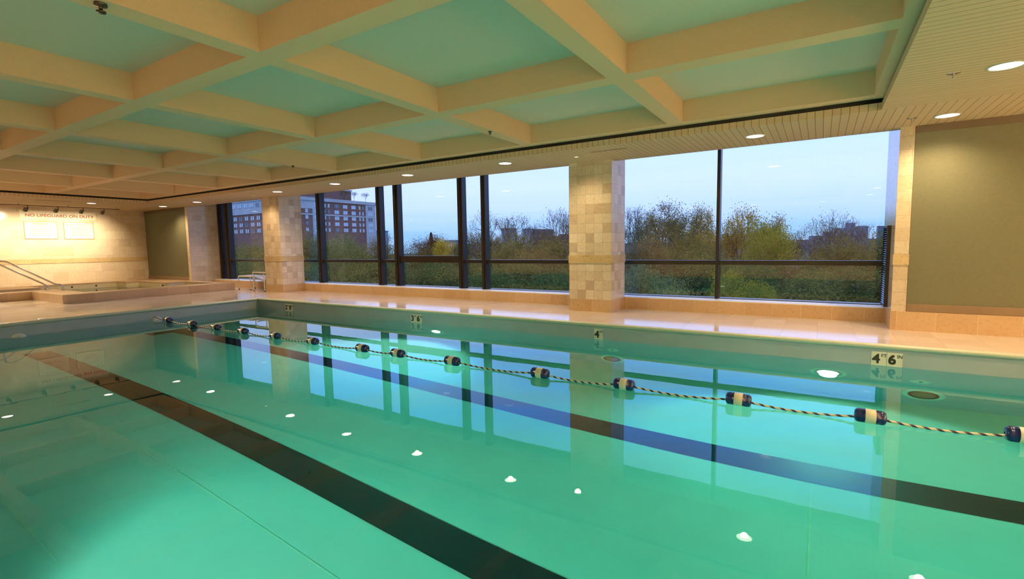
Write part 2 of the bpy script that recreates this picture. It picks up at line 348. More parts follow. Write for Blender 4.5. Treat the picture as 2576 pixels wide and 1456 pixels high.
# ------------------------------------------------------------------ floor / deck
fl = MB()
T0 = -0.9
DE = 0.03                                             # the deck stops short of the coping
fl.box((PX0 - 3.6, RY0, T0), (PX0 - DE, 10.06, 0)); fl.box((PX0 - DE, PY1 + DE, T0), (RX1, 10.06, 0)); fl.box((PX0 - DE, RY0, T0), (RX1, PY0 - DE, 0)); fl.box((PX1 + DE, PY0 - DE, T0), (RX1, PY1 + DE, 0))
fl.box((RX0, RY0, T0), (PX0 - 3.6, 2.0, 0)); fl.box((-19.45, 2.0, T0), (-17.0, 4.71, 0)); fl.box((RX0, 9.27, T0), (-17.0, 10.06, 0))
structure(fl.build('floor', M['deck']), 'polished beige stone pool deck')
# pool basin: thin walls above and below water, sloping floor
pb = MB(); e = 0.02; ov = 0.16
zt = -0.055
def zq(x): return floor_z(x)
pb.face([(PX0, PY1, zq(PX0)), (PX1, PY1, zq(PX1)), (PX1, PY1, zt), (PX0, PY1, zt)], mi=1)
pb.face([(PX1, PY0, zq(PX1)), (PX0, PY0, zq(PX0)), (PX0, PY0, zt), (PX1, PY0, zt)], mi=1)
pb.face([(PX0, PY0, zq(PX0)), (PX0, PY1, zq(PX0)), (PX0, PY1, zt), (PX0, PY0, zt)], mi=1)
pb.face([(PX1, PY1, zq(PX1)), (PX1, PY0, zq(PX1)), (PX1, PY0, zt), (PX1, PY1, zt)], mi=1)
pb.face([(PX0, PY0, zq(PX0)), (PX1, PY0, zq(PX1)), (PX1, PY1, zq(PX1)), (PX0, PY1, zq(PX0))])
g = 0.35                                              # outer shell, so that the basin has thickness
pb.face([(PX0 - g, PY1 + g, -2.6), (PX1 + g, PY1 + g, -2.6), (PX1 + g, PY0 - g, -2.6), (PX0 - g, PY0 - g, -2.6)])
for a, b in (((PX0 - g, PY0 - g), (PX1 + g, PY0 - g)), ((PX1 + g, PY0 - g), (PX1 + g, PY1 + g)), ((PX1 + g, PY1 + g), (PX0 - g, PY1 + g)), ((PX0 - g, PY1 + g), (PX0 - g, PY0 - g))):
    pb.face([(*a, -2.6), (*b, -2.6), (*b, T0), (*a, T0)])
basin = structure(pb.build('pool_basin', [M['plaster'], M['poolwall']]), 'white plastered swimming pool basin')
# coping: rounded nose running round the pool
cp = MB()
prof = [(0.032, -0.02), (0.032, 0.004), (0.0, 0.004)] + [(-0.035 * math.sin(a * PI / 12) - 0.0, -0.030 + 0.034 * math.cos(a * PI / 12)) for a in range(0, 13)] + [(0.0, -0.066)]
def nose(p0, p1, inward):
    i = Vector((*inward, 0)); d = Vector((p1[0] - p0[0], p1[1] - p0[1], 0)).normalized()
    for (o0, z0), (o1, z1) in zip(prof, prof[1:]):
        A = [Vector((*p0, z0)) - i * o0 + d * (-o0) , Vector((*p1, z0)) - i * o0 - d * (-o0), Vector((*p1, z1)) - i * o1 - d * (-o1), Vector((*p0, z1)) - i * o1 + d * (-o1)]
        cp.face(A, smooth=True)
nose((PX0, PY1), (PX1, PY1), (0, -1)); nose((PX1, PY0), (PX0, PY0), (0, 1)); nose((PX0, PY0), (PX0, PY1), (1, 0)); nose((PX1, PY1), (PX1, PY0), (-1, 0))
structure(cp.build('trim_1', M['pooltrim'], weld=False), 'rounded pale green pool coping')
# lane lines on the pool floor
def line_quad(x0, x1, y0, y1):
    b = MB(); h = 0.004
    P = [(x0, y0), (x1, y0), (x1, y1), (x0, y1)]
    b.face([(x, y, floor_z(x) + h) for x, y in P]); b.face([(x, y, floor_z(x) + 0.0005) for x, y in P][::-1])
    for i in range(4):
        (xa, ya), (xb, yb) = P[i], P[(i + 1) % 4]
        b.face([(xa, ya, floor_z(xa) + 0.0005), (xb, yb, floor_z(xb) + 0.0005), (xb, yb, floor_z(xb) + h), (xa, ya, floor_z(xa) + h)])
    return b
L2 = (5.38, 5.75); L1 = (2.84, 3.22)
l = line_quad(-12.6, PX1 - 0.8, *L2); tag(l.build('lane_line', M['line'], org=(-4, 5.56, floor_z(-4))), 'black lane line on pool floor nearer the windows, under the float rope', 'lane line')
l = line_quad(-12.6, PX1 - 0.8, *L1); tag(l.build('lane_line', M['line'], org=(-4, 3.03, floor_z(-4))), 'wide black lane line crossing the foreground of the pool floor', 'lane line')
l = line_quad(-13.0, -12.62, 4.95, 6.2); tag(l.build('cross_line', M['lineblue'], org=(-12.8, 5.6, floor_z(-12.8))), 'dark brown cross bar ending the far lane line by the end wall of the pool', 'lane line')
# plaster seams on the floor (raised mortar joints)
sm = MB()
for (x0, y0, x1, y1) in ((-11.5, 2.28, 3.0, 2.28), (-7.2, 1.16, -4.8, 1.16), (0.0, 4.0, 0.0, 5.3)):
    w = 0.006
    if y0 == y1: P = [(x0, y0 - w), (x1, y0 - w), (x1, y0 + w), (x0, y0 + w)]
    else: P = [(x0 - w, y0), (x0 + w, y0), (x0 + w, y1), (x0 - w, y1)]
    sm.face([(x, y, floor_z(x) + 0.003) for x, y in P])
structure(sm.build('trim_2', M['seam']), 'thin pale seams on the pool floor')

# ------------------------------------------------------------------ water
wb = MB(); o_ = 0.012
nx, ny = 2, 2
wb.box((PX0 - o_, PY0 - o_, -2.1), (PX1 + o_, PY1 + o_, WATER))
wat = wb.build('pool_water', M['water'], org=(0, 4, WATER)); tag(wat, 'clear green pool water with mirror-still surface', 'water', kind='stuff')

# ------------------------------------------------------------------ coffered ceiling
ZB, ZT = 3.135, 3.447
xb = []; yb = []
for k in range(0, 8): xb.append((max(-1.80 - 2.577 * k, -19.50), min(-1.80 - 2.577 * k + 2.357, 0.50)))
for k in range(0, 4): yb.append((7.70 - 2.245 - 2.48 * k, 7.70 - 2.48 * k))
def cuts(iv, lo, hi):
    c = [lo]
    for a, b in sorted(iv): c += [a, b]
    return c + [hi]
xs, ys = cuts(xb, -19.85, 0.80), cuts(yb, -2.55, 8.12)
cl = MB()
for i in range(len(xs) - 1):
    for j in range(len(ys) - 1):
        x0, x1, y0, y1 = xs[i], xs[i + 1], ys[j], ys[j + 1]
        if i % 2 and j % 2:
            cl.face([(x0, y1, ZT), (x1, y1, ZT), (x1, y0, ZT), (x0, y0, ZT)], mi=1)
            cl.face([(x0, y0, ZB), (x0, y1, ZB), (x0, y1, ZT), (x0, y0, ZT)]); cl.face([(x1, y1, ZB), (x1, y0, ZB), (x1, y0, ZT), (x1, y1, ZT)])
            cl.face([(x1, y0, ZB), (x0, y0, ZB), (x0, y0, ZT), (x1, y0, ZT)]); cl.face([(x0, y1, ZB), (x1, y1, ZB), (x1, y1, ZT), (x0, y1, ZT)])
        else: cl.face([(x0, y1, ZB), (x1, y1, ZB), (x1, y0, ZB), (x0, y0, ZB)])
cl.box((-24, -6, 3.9), (7, 11, 4.1))
structure(cl.build('ceiling', [M['coffer'], M['coffertop']]), 'painted coffered concrete ceiling over the pool')
# lowered board soffit round the coffers, with its fascia and shadow gap
FX0, FX1, FY0, FY1 = -19.64, 0.594, -2.35, 7.913
def soffit(name, a, b, mat, lab):
    return structure(MB().box(a, b).build(name, mat), lab)
SF = SOFFIT + 0.092
soffit('ceiling_window_soffit', (RX0, FY1, SOFFIT), (RX1, 9.50, SF), M['boardx'], 'tan board soffit along the windows')
soffit('ceiling_left_soffit', (RX0, FY0, SOFFIT), (FX0, FY1, SF), M['boardy'], 'tan board soffit at the sign wall')
soffit('ceiling_right_soffit', (FX1, FY0, SOFFIT), (RX1, FY1, SF), M['boardy'], 'tan board soffit at the near end')
soffit('ceiling_rear_soffit', (RX0, RY0, SOFFIT), (RX1, FY0, SF), M['boardx'], 'tan board soffit behind the viewer')
gp = MB(); q = 0.02
gp.box((FX0 - q - .03, FY1 + q, SF), (FX1 + q + .03, FY1 + q + .03, ZB)); gp.box((FX0 - q - .03, FY0 - q - .03, SF), (FX1 + q + .03, FY0 - q, ZB))
gp.box((FX0 - q - .03, FY0 - q, SF), (FX0 - q, FY1 + q, ZB)); gp.box((FX1 + q, FY0 - q, SF), (FX1 + q + .03, FY1 + q, ZB))
structure(gp.build('trim_3', M['gap']), 'black shadow gap above the soffit fascia')
# upper closing of the ceiling void and window pocket
structure(MB().box((RX0 - .2, 9.50, WZ), (RX1 + .2, GY + .3, WZ + .15)).box((RX0, 9.46, SF), (RX1, 9.50, WZ)).build('trim_4', M['white']), 'window pocket lining')

# ------------------------------------------------------------------ walls
structure(MB().box((RX0 - .2, RY0 - .2, -0.9), (RX0, 10.8, 4.1)).build('wall_left', M['wall']), 'end wall of cream stone tiles with the signs')
structure(MB().box((RX0 - .02, 2.0, 0.978), (RX0 + .012, 9.42, 1.137)).build('trim_5', M['border']), 'golden stone border on the end wall')
structure(MB().box((RX0, RY0 - .2, -0.9), (RX1, RY0, 4.1)).build('wall_rear', M['wall']), 'rear stone wall')
structure(MB().box((RX1, RY0 - .2, -0.9), (RX1 + .2, 10.8, 4.1)).build('wall_right', M['wall']), 'near end stone wall')
# left pier between end wall and windows (shade hangs in its recess)
wp = MB()
wp.box((RX0, 9.45, 0), (-20.12, 10.8, SOFFIT + .2)); wp.box((-20.12, 9.28, 0), (-19.95, 10.8, WZ))
structure(wp.build('wall_window_left', M['reveal']), 'tiled pier beside the left window')
structure(MB().box((RX0, 9.28, 0), (-20.12, 9.45, 0.245)).build('baseboard_left', M['panelbase']), 'stone base course under the left shade')
# right pier and wall
wr = MB()
wr.box((0.93, 9.28, 0.285), (1.105, 10.8, WZ)); wr.box((1.105, 9.42, 0.285), (RX1, 10.8, WZ))
structure(wr.build('wall_window_right', M['reveal']), 'tiled pier beside the right window')
structure(MB().box((0.922, 9.272, 0.978), (1.112, 9.6, 1.137)).build('trim_6', M['border']), 'golden stone border on the right pier')
structure(MB().box((0.925, 9.275, 0), (RX1, 10.8, 0.285)).build('baseboard_right', M['panelbase']), 'stone base course under the right shade')
# curb below the windows and metal sill
structure(MB().box((-19.95, 10.02, 0), (0.93, 10.62, 0.228)).build('baseboard_window', M['base']), 'tan stone curb under the windows')
sl = MB().box((-19.95, 10.035, 0.228), (0.93, 10.46, 0.246)).box((-19.95, 10.16, 0.246), (0.90, 10.175, 0.249)).box((-19.95, 10.30, 0.246), (0.90, 10.315, 0.249))
structure(sl.build('trim_7', M['sill']), 'pale metal window sill')
structure(MB().box((-24, GY + .12, -1.5), (7, 10.9, 0.228)).box((-24, GY + .15, WZ), (7, 11.0, 4.2)).build('wall_window', M['stone']), 'outer wall below and above the windows')

# pillars
def pillar(x0, x1, y0, y1):
    b = MB(); b.box((x0, y0, 0.245), (x1, y1, WZ), skip='z-'); o = b.build('pillar', M['pillar'], org=((x0 + x1) / 2, (y0 + y1) / 2, 0)); structure(o, 'square stone tiled pillar')
    c = MB().box((x0 - .004, y0 - .004, 0), (x1 + .004, y1 + .004, 0.245)).build('base_course', M['base'], o)
    d = MB().box((x0 - .012, y0 - .012, 0.978), (x1 + .012, y1 + .012, 1.137)).build('border_course', M['border'], o)
    return o
p = pillar(-4.385, -3.475, 9.25, 10.02); p['label'] = 'stone tiled pillar between the two wide windows'
p = pillar(-15.14, -14.24, 9.25, 10.02); p['label'] = 'stone tiled pillar beside the lounge chair'

# ------------------------------------------------------------------ windows
R0, R1 = 0.918, 1.003
def window(n, x0, x1, mull, rails, label):
    w = empty(f'window_{n}', ((x0 + x1) / 2, GY, 0.246)); structure(w, label)
    for (a, b) in mull:
        fr = MB().box((a, GY - .13, 0.246), (a + (b - a) * 0.66, GY + .06, WZ)); fr.box((a + (b - a) * 0.2, GY - .15, 0.246), (a + (b - a) * 0.42, GY - .13, WZ))
        fr.build('mullion', M['frame'], w, bevel=0.004)
    for (a, b, z0, z1) in rails: MB().box((a, GY - .10, z0), (b, GY + .05, z1)).build('rail', M['frame'], w, bevel=0.004)
    MB().box((x0, GY - .03, 0.246), (x1, GY + .05, 0.258)).build('bottom_rail', M['frame'], w)
    xs_ = sorted([x0] + [(a + b) / 2 - .03 for a, b in mull] + [x1])
    for a, b in zip(xs_, xs_[1:]):
        if b - a > 0.12: MB().box((a, GY + .004, 0.26), (b, GY + .012, WZ)).build('glass_pane', M['glass'], w)
    return w
window(1, -19.95, -14.30, [(-19.90, -19.52), (-19.43, -18.97)], [(-19.9, -14.3, R0, R1)], 'dark framed window left of the first pillar')
window(2, -14.30, -4.30, [(-13.90, -13.60), (-11.14, -10.90), (-10.44, -10.16), (-8.11, -7.87), (-7.36, -7.16)],
       [(-14.3, -10.4, R0, R1), (-10.3, -8.05, R0 + .01, 1.108), (-7.95, -4.3, R0, R1)], 'dark framed window between the pillars with opening sash')
window(3, -4.30, 0.93, [(-1.742, -1.650)], [(-4.3, 0.93, R0, R1)], 'wide dark framed window at the right')

# ------------------------------------------------------------------ shades
def shade(x0, x1, y, z0, z1, label):
    r = empty('roller_shade', ((x0 + x1) / 2, y, z0)); tag(r, label, 'roller shade', 'olive roller shades')
    b = MB(); n = 10
    for i in range(n):
        za, zb = z0 + .1 + (z1 - z0 - .1) * i / n, z0 + .1 + (z1 - z0 - .1) * (i + 1) / n
        b.box((x0, y, za), (x1, y + .004, zb), skip='z- z+')
    b.build('shade_cloth', M['shade'], r, weld=True)
    MB().box((x0 - .005, y - .02, z0), (x1 + .005, y + .03, z0 + .115)).build('bottom_rail', M['shaderail'], r, bevel=0.006)
    MB().box((x0, y - .012, z1 - .05), (x1, y + .09, z1 + .05)).build('head_box', M['shadehead'], r)
    return r
shade(1.112, 6.2, 9.31, 0.286, 2.935, 'large olive roller shade filling the right wall beside the louvered pier')
shade(-23.56, -20.125, 9.34, 0.25, 2.92, 'olive roller shade at the far corner beside the whirlpool sign wall')

# louver vent on the right reveal
lv = empty('louver_vent', (0.93, 10.05, 0.29)); tag(lv, 'tall dark louvered vent on the reveal beside the right window', 'vent')
y0, y1, z0, z1 = 9.74, 10.34, 0.29, 1.575
f = MB().box((0.88, y0, z0), (0.93, y0 + .035, z1)).box((0.88, y1 - .035, z0), (0.93, y1, z1)).box((0.88, y0 + .035, z0), (0.93, y1 - .035, z0 + .035)).box((0.88, y0 + .035, z1 - .03), (0.93, y1 - .035, z1)).box((0.925, y0 + .03, z0 + .03), (0.929, y1 - .03, z1 - .03))
f.build('vent_frame', M['darkmetal'], lv)
b = MB(); n = 34
for i in range(n):
    z = z0 + .05 + (z1 - z0 - .09) * i / (n - 1); h = 0.022
    b.face([(0.883, y0 + .034, z - .012), (0.883, y1 - .034, z - .012), (0.92, y1 - .034, z + h * .6), (0.92, y0 + .034, z + h * .6)][::-1])
    b.face([(0.883, y0 + .034, z - .015), (0.883, y1 - .034, z - .015), (0.92, y1 - .034, z + h * .6 - .003), (0.92, y0 + .034, z + h * .6 - .003)])
    b.face([(0.883, y0 + .034, z - .015), (0.883, y1 - .034, z - .015), (0.883, y1 - .034, z - .012), (0.883, y0 + .034, z - .012)])
b.build('louver_blades', M['louver'], lv)

# ------------------------------------------------------------------ downlights
def light_spot(name, loc, energy, color, parent, angle=150, blend=0.9, radius=0.07, aim=None):
    L = bpy.data.lights.new(name, 'SPOT'); L.energy = energy; L.color = color; L.spot_size = math.radians(angle); L.spot_blend = blend; L.shadow_soft_size = radius
    o = bpy.data.objects.new(name, L); sc.collection.objects.link(o); o.parent = parent; o.location = Vector(loc) - parent_world(parent)
    d = (Vector(aim) - Vector(loc)) if aim else Vector((0, 0, -1)); o.rotation_euler = d.to_track_quat('-Z', 'Y').to_euler(); return o
def downlight(x, y, label, group='recessed ceiling downlights', r=0.125, power=None, lens='downlens', cat='downlight'):
    d = empty('downlight' if r > .1 else 'pinhole_light', (x, y, SOFFIT)); tag(d, label, cat, group)
    MB().lathe([(r, -0.001), (r + .018, -0.001), (r + .018, -0.006), (r + .002, -0.010), (r - .004, -0.006)], 28).build('trim_ring', M['white'], d).location = (0, 0, 0)
    MB().lathe([(r - .002, -0.004), (0.001, -0.004)], 28).build('lens', M[lens], d).location = (0, 0, 0)
    light_spot('bulb', (x, y, SOFFIT - .03), DOWN_W if power is None else power, WARM, d, 140, 1.0, 0.06)
    return d
WINROW = [(-20.48, 8.73, 'end of the window row, in front of the far olive shade'), (-17.89, 8.66, 'second in the window row, over the lounge chair end'),
          (-13.15, 8.53, 'in the window row just right of the first pillar'), (-10.50, 8.40, 'in the window row over the opening sash'),
          (-8.00, 8.40, 'in the window row over the middle window mullions'), (-5.37, 8.40, 'in the window row left of the central pillar'),
          (-0.92, 8.64, 'in the window row over the wide right window'), (1.37, 8.78, 'in front of the large right olive shade')]
for x, y, s in WINROW: downlight(x, y, 'round lit ceiling downlight ' + s)
downlight(1.44, 6.63, 'round lit ceiling downlight at the upper right, largest in view')
downlight(-20.72, 6.71, 'round ceiling downlight over the whirlpool, above the track spotlights')
for y in (4.1, 1.5, -1.2): downlight(1.44, y, 'round ceiling downlight out of view on the near soffit')
for y in (4.2, 1.6, -1.0): downlight(-20.72, y, 'round ceiling downlight out of view past the whirlpool')
for i in range(8): downlight(-18.2 + 2.6 * i, -3.4, 'round ceiling downlight in the row behind the viewer')
downlight(4.2, 8.78, 'round ceiling downlight out of view along the right shade'); downlight(4.2, 5.6, 'round ceiling downlight out of view on the near soffit'); downlight(4.2, 2.2, 'round ceiling downlight out of view on the near soffit'); downlight(4.2, -2.0, 'round ceiling downlight out of view on the near soffit')
downlight(-3.92, 8.60, 'tiny pinhole ceiling light in front of the central pillar', 'pinhole pillar lights', 0.035, PIN_W, 'pinlens', 'pinhole light')
downlight(-14.64, 8.70, 'tiny pinhole ceiling light in front of the pillar by the chair', 'pinhole pillar lights', 0.035, PIN_W, 'pinlens', 'pinhole light')

# unseen washers added at near end and rear walls for warm light on the coffers
def washer(x, y, tx, ty, label, power):
    d = empty('unseen_wall_washer', (x, y, SOFFIT)); tag(d, label, 'wall washer', 'wall washers behind the viewer')
    MB().lathe([(0.10, -0.001), (0.12, -0.001), (0.12, -0.008), (0.10, -0.012)], 24).build('trim_ring', M['white'], d).location = (0, 0, 0)
    MB().lathe([(0.10, -0.004), (0.001, -0.004)], 24).build('lens', M['downlens'], d).location = (0, 0, 0)
    light_spot('bulb', (x, y, SOFFIT - .04), power, WARM, d, 110, 0.8, 0.06, (tx, ty, 1.2))
for y in (8.0, 5.4, 2.8, 0.2, -2.4): washer(RX1 - 1.0, y, RX1, y, 'wall washer out of view at the near end wall', WASH_W)
for i in range(7): washer(-17 + 3.2 * i, RY0 + 1.0, -17 + 3.2 * i, RY0, 'added wall washer out of view at the rear wall', REAR_W)

# sprinklers and slot vents in the soffit
def sprinkler(x, y, label):
    s = empty('sprinkler', (x, y, SOFFIT)); tag(s, label, 'sprinkler', 'ceiling sprinklers')
    MB().lathe([(0.001, -0.004), (0.052, -0.004), (0.055, 0.0)], 20).build('escutcheon', M['chrome'], s).location = (0, 0, 0)
    MB().lathe([(0.008, -0.004), (0.008, -0.045), (0.014, -0.05), (0.014, -0.055), (0.001, -0.056)], 12).build('nozzle', M['chrome'], s).location = (0, 0, 0)
sprinkler(1.06, 6.62, 'small metal ceiling sprinkler beside the largest downlight'); sprinkler(0.99, 8.69, 'small metal ceiling sprinkler near the right pier corner')
def slot(x0, x1, y0, y1, lab):
    s = empty('slot_vent', ((x0 + x1) / 2, (y0 + y1) / 2, SOFFIT)); tag(s, lab, 'vent', 'slot vents in the soffit')
    MB().box((x0, y0, SOFFIT - .006), (x1, y1, SOFFIT)).build('vent_plate', M['boardy'], s)
    MB().box((x0 + .02, (y0 + y1) / 2 - .012, SOFFIT - .0075), (x1 - .02, (y0 + y1) / 2 + .012, SOFFIT - .0055)).build('vent_slot', M['gap'], s)
slot(-3.55, -2.85, 8.28, 8.38, 'faint slot vent in the boards right of the central pillar')
s = empty('slot_vent', (-20.5, 5.6, SOFFIT)); tag(s, 'dark slot vent in the boards above the track spotlights', 'vent', 'slot vents in the soffit')
MB().box((-20.60, 5.25, SOFFIT - .006), (-20.40, 6.15, SOFFIT)).build('vent_plate', M['boardy'], s); MB().box((-20.53, 5.27, SOFFIT - .0075), (-20.47, 6.13, SOFFIT - .0055)).build('vent_slot', M['gap'], s)
# small fittings under the coffer beams
def fitting(x, y, lab, k=1.0):
    s = empty('ceiling_fitting', (x, y, ZB)); tag(s, lab, 'fitting', 'beam fittings'); 
    MB().lathe([(0.04 * k, 0), (0.04 * k, -.02 * k), (0.012 * k, -.025 * k), (0.012 * k, -.05 * k), (0.03 * k, -.055 * k), (0.03 * k, -.065 * k), (0.001, -.065 * k)], 14).build('fitting_body', M['darkmetal'], s).location = (0, 0, 0)
fitting(-4.46, 1.60, 'small dark fitting under a coffer beam cut by the top edge of the view'); fitting(-4.44, 6.52, 'tiny dark fitting under the coffer beam above the opening sash', .7); fitting(-9.66, 6.66, 'tiny dark fitting under a far coffer beam above the brick building', .7)
# ------------------------------------------------------------------ track lights and signs on the end wall
XW = RX0; TO = 1.5; TZ = 2.918
tr = empty('track_rail', (XW + TO, 6.6, 2.92)); tag(tr, 'thin dark lighting track rail over the signs', 'track rail')
MB().tube([(XW + TO, 3.2, TZ), (XW + TO, 8.0, TZ)], 0.011, 8).build('rail', M['darkmetal'], tr)
for y in (3.6, 5.25, 6.5, 7.9): MB().tube([(XW + TO, y, TZ), (XW + TO, y, SOFFIT)], 0.006, 6).build('stem', M['darkmetal'], tr)
def spot(y, lab, aim=(-0.75, 0.02, -0.60), power=None):
    x, z = XW + TO, TZ - .010
    s = empty('track_spotlight', (x, y, z)); tag(s, lab, 'spotlight', 'spotlights on the track')
    MB().tube([(x, y, z), (x, y + .012, z - .045), (x - .01, y + .012, z - .13)], 0.012, 8).build('arm', M['darkmetal'], s)
    d = Vector((-0.80, 0.05, -0.62)).normalized() if power is None else Vector(aim).normalized(); c = Vector((x - .02, y - .045, z - .115))
    MB().tube([c - d * .07, c - d * .05, c - d * .03, c + d * .035, c + d * .06], [0.018, 0.04, 0.05, 0.055, 0.062], 18).build('lamp_head', M['lampmetal'], s)
    MB().tube([c + d * .0605, c + d * .063], [0.05, 0.048], 16).build('lens', M['tracklens'], s)
    light_spot('bulb', tuple(c + d * .10), power or TRACK_W, (1.0, 0.78, 0.47), s, 96 if power is None else 58, 1.0, 0.05, tuple(c + Vector(aim)))
Y_ = lambda y: y * (RX0 + TO) / RX0
spot(Y_(5.83), 'leftmost spotlight of the track, over the word NO'); spot(Y_(6.64), 'second track spotlight from the left, over LIFEGUARD')
spot(Y_(7.37), 'third track spotlight from the left, over DUTY'); spot(Y_(8.01), 'rightmost spotlight of the track, past the end of the sign'); spot(Y_(4.9), 'track spotlight out of view at the left')
for y in (3.35, 3.8, 4.15): spot(y, 'added track spotlight out of view to brighten the pool deck', (6.6, -0.25, -2.75), 1100.0)  # unseen spots added to brighten the deck in front of the whirlpool
sg = empty('lifeguard_sign', (XW, 6.67, 2.57)); tag(sg, 'long pale sign reading NO LIFEGUARD ON DUTY in red', 'sign')
MB().box((XW, 5.605, 2.575), (XW + .012, 7.733, 2.855)).build('board', M['signwhite'], sg, bevel=0.003)
text_mesh('lettering', 'NO LIFEGUARD ON DUTY', M['signred'], 0.10, 0.004, (XW + .015, 5.74, 2.64), (0, 1, 0), (0, 0, 1), sg, 'LEFT', 0.012, 1.135)
def rules(y0, y1, title, th, lab, rows):
    s = empty('rules_sign', (XW, (y0 + y1) / 2, 1.85)); tag(s, lab, 'sign', 'framed rules signs')
    z0, z1 = 1.85, 2.475
    MB().box((XW, y0, z0), (XW + .01, y1, z1)).build('board', M['signwhite'], s)
    w = .02
    MB().box((XW, y0, z0), (XW + .018, y1, z0 + w)).box((XW, y0, z1 - w), (XW + .018, y1, z1)).box((XW, y0, z0 + w), (XW + .018, y0 + w, z1 - w)).box((XW, y1 - w, z0 + w), (XW + .018, y1, z1 - w)).build('sign_frame', M['frametan'], s)
    text_mesh('lettering', title, M['signtan'], th, 0.003, (XW + .012, (y0 + y1) / 2, z1 - .12), (0, 1, 0), (0, 0, 1), s, 'CENTER', 0.006, 1.15)
    b = MB(); r = random.Random(len(title))
    for i in range(rows):
        z = z1 - .18 - i * (0.36 / rows); h = r.uniform(.26, .40) * (y1 - y0); c = (y0 + y1) / 2; y = c - h
        while y < c + h:                                # illegible small print: short dashes
            d = r.uniform(.02, .07); b.box((XW + .010, y, z - .008), (XW + .0115, min(y + d, c + h), z + .006)); y += d + .014
    b.build('small_print', M['signtan'], s)
rules(5.684, 6.575, 'WARNING', 0.065, 'framed notice titled WARNING, left of the two under the long sign', 6)
rules(6.755, 7.64, 'WHIRLPOOL RULES', 0.05, 'framed notice titled WHIRLPOOL RULES, right of the two under the long sign', 8)

# ------------------------------------------------------------------ whirlpool tub
tub = empty('whirlpool_tub', (-20, 6, 0)); tag(tub, 'raised whirlpool tub with tan stone rim below the signs', 'whirlpool tub')
outer = [(-17.0, 4.71), (-17.0, 9.26), (-23.575, 9.26), (-23.575, 2.0), (-19.45, 2.0), (-19.45, 4.71)]
inner = [(-17.73, 5.39), (-17.73, 8.95), (-19.72, 8.95), (-19.72, 8.37), (-21.98, 8.37), (-21.98, 7.95), (-22.78, 7.95), (-22.78, 5.42), (-21.42, 5.42), (-21.42, 2.6), (-20.0, 2.6), (-20.0, 5.39)]
RZ = 0.236
def ring_mesh(name, outer, inner, z0, z1, mat, parent):
    bm = bmesh.new(); eds = []
    for loop in (outer, inner):
        vs = [bm.verts.new((x, y, z1)) for x, y in loop]
        eds += [bm.edges.new((vs[i], vs[(i + 1) % len(vs)])) for i in range(len(vs))]
    bmesh.ops.triangle_fill(bm, use_beauty=True, use_dissolve=False, edges=eds)
    for f in bm.faces:
        if f.normal.z < 0: f.normal_flip()
    b = MB()
    for f in bm.faces: b.face([tuple(v.co) for v in f.verts])
    bm.free()
    for loop, zz in ((outer, z0), (inner, z1 - .06)):
        for i in range(len(loop)):
            (xa, ya), (xb_, yb_) = loop[i], loop[(i + 1) % len(loop)]
            b.face([(xa, ya, zz), (xb_, yb_, zz), (xb_, yb_, z1), (xa, ya, z1)])
    return b.build(name, mat, parent)
ring_mesh('rim', outer, inner, -0.88, RZ, M['tubrim'], tub)
b = MB()
for i in range(len(inner)):
    (xa, ya), (xb_, yb_) = inner[i], inner[(i + 1) % len(inner)]
    b.face([(xa, ya, -0.75), (xb_, yb_, -0.75), (xb_, yb_, RZ - .06), (xa, ya, RZ - .06)])
b.box((-23.3, 2.2, -0.85), (-17.3, 9.2, -0.75)); b.box((-18.35, 5.5, -0.75), (-17.73, 8.9, -0.35)); b.box((-22.78, 5.42, -0.75), (-22.2, 7.95, -0.35))
b.build('tub_basin', M['tubin'], tub)
b = MB().prism([(x, y) for x, y in inner][::1], -0.74, 0.03); tw = b.build('tub_water', M['tubwater'], tub)
for y in (5.9, 6.6, 7.3): MB().lathe([(0.001, .012), (0.02, .012), (0.03, 0.0)], 12, 'x', (-22.78, y, 0.12)).build('jet', M['darkmetal'], tub)
s = empty('tub_depth_marker', (-20.09, 8.37, 0.06)); tag(s, "small pale depth tile reading 2'8\" inside the whirlpool wall", 'depth marker')
MB().box((-20.28, 8.362, 0.035), (-19.90, 8.37, 0.165)).build('tile', M['marker'], s)
text_mesh('lettering', "2'8\"", M['ink'], 0.10, 0.003, (-20.09, 8.360, 0.05), (1, 0, 0), (0, 0, 1), s, 'CENTER', 0.02, 1.0)
# whirlpool grab rails
def grab(x, pts, lab):
    h = empty('grab_rail', (x, pts[-1][0], pts[-1][1])); tag(h, lab, 'handrail', 'whirlpool grab rails')
    P = []
    for i, (y, z) in enumerate(pts):                     # round the bends
        a = Vector((x, y, z))
        if 0 < i < len(pts) - 1:
            p0 = Vector((x, *pts[i - 1])); p1 = Vector((x, *pts[i + 1])); r = min(.10, (a - p0).length * .45, (p1 - a).length * .45)
            A = a + (p0 - a).normalized() * r; B = a + (p1 - a).normalized() * r
            for k in range(6): u = k / 5; P.append((1 - u) ** 2 * A + 2 * u * (1 - u) * a + u * u * B)
        else: P.append(a)
    MB().tube(P, 0.024, 12).build('rail', M['chrome'], h)
    for y, z in (pts[0], pts[-1]): MB().lathe([(0.055, 0.0), (0.055, 0.012), (0.028, 0.02), (0.024, 0.02)], 18, 'z', (x, y, z)).build('base_flange', M['chrome'], h)
grab(-19.32, [(3.99, 0.236 if False else 0.0), (3.99, 1.14), (4.20, 1.14), (5.22, 0.42), (5.38, 0.40), (5.385, RZ)], 'steel grab rail nearer the pool, sloping down to the whirlpool rim')
grab(-19.95, [(3.92, RZ), (3.92, 1.12), (4.10, 1.12), (5.12, 0.42), (5.20, 0.36), (5.17, RZ)], 'steel grab rail nearer the sign wall, sloping down to the whirlpool rim')

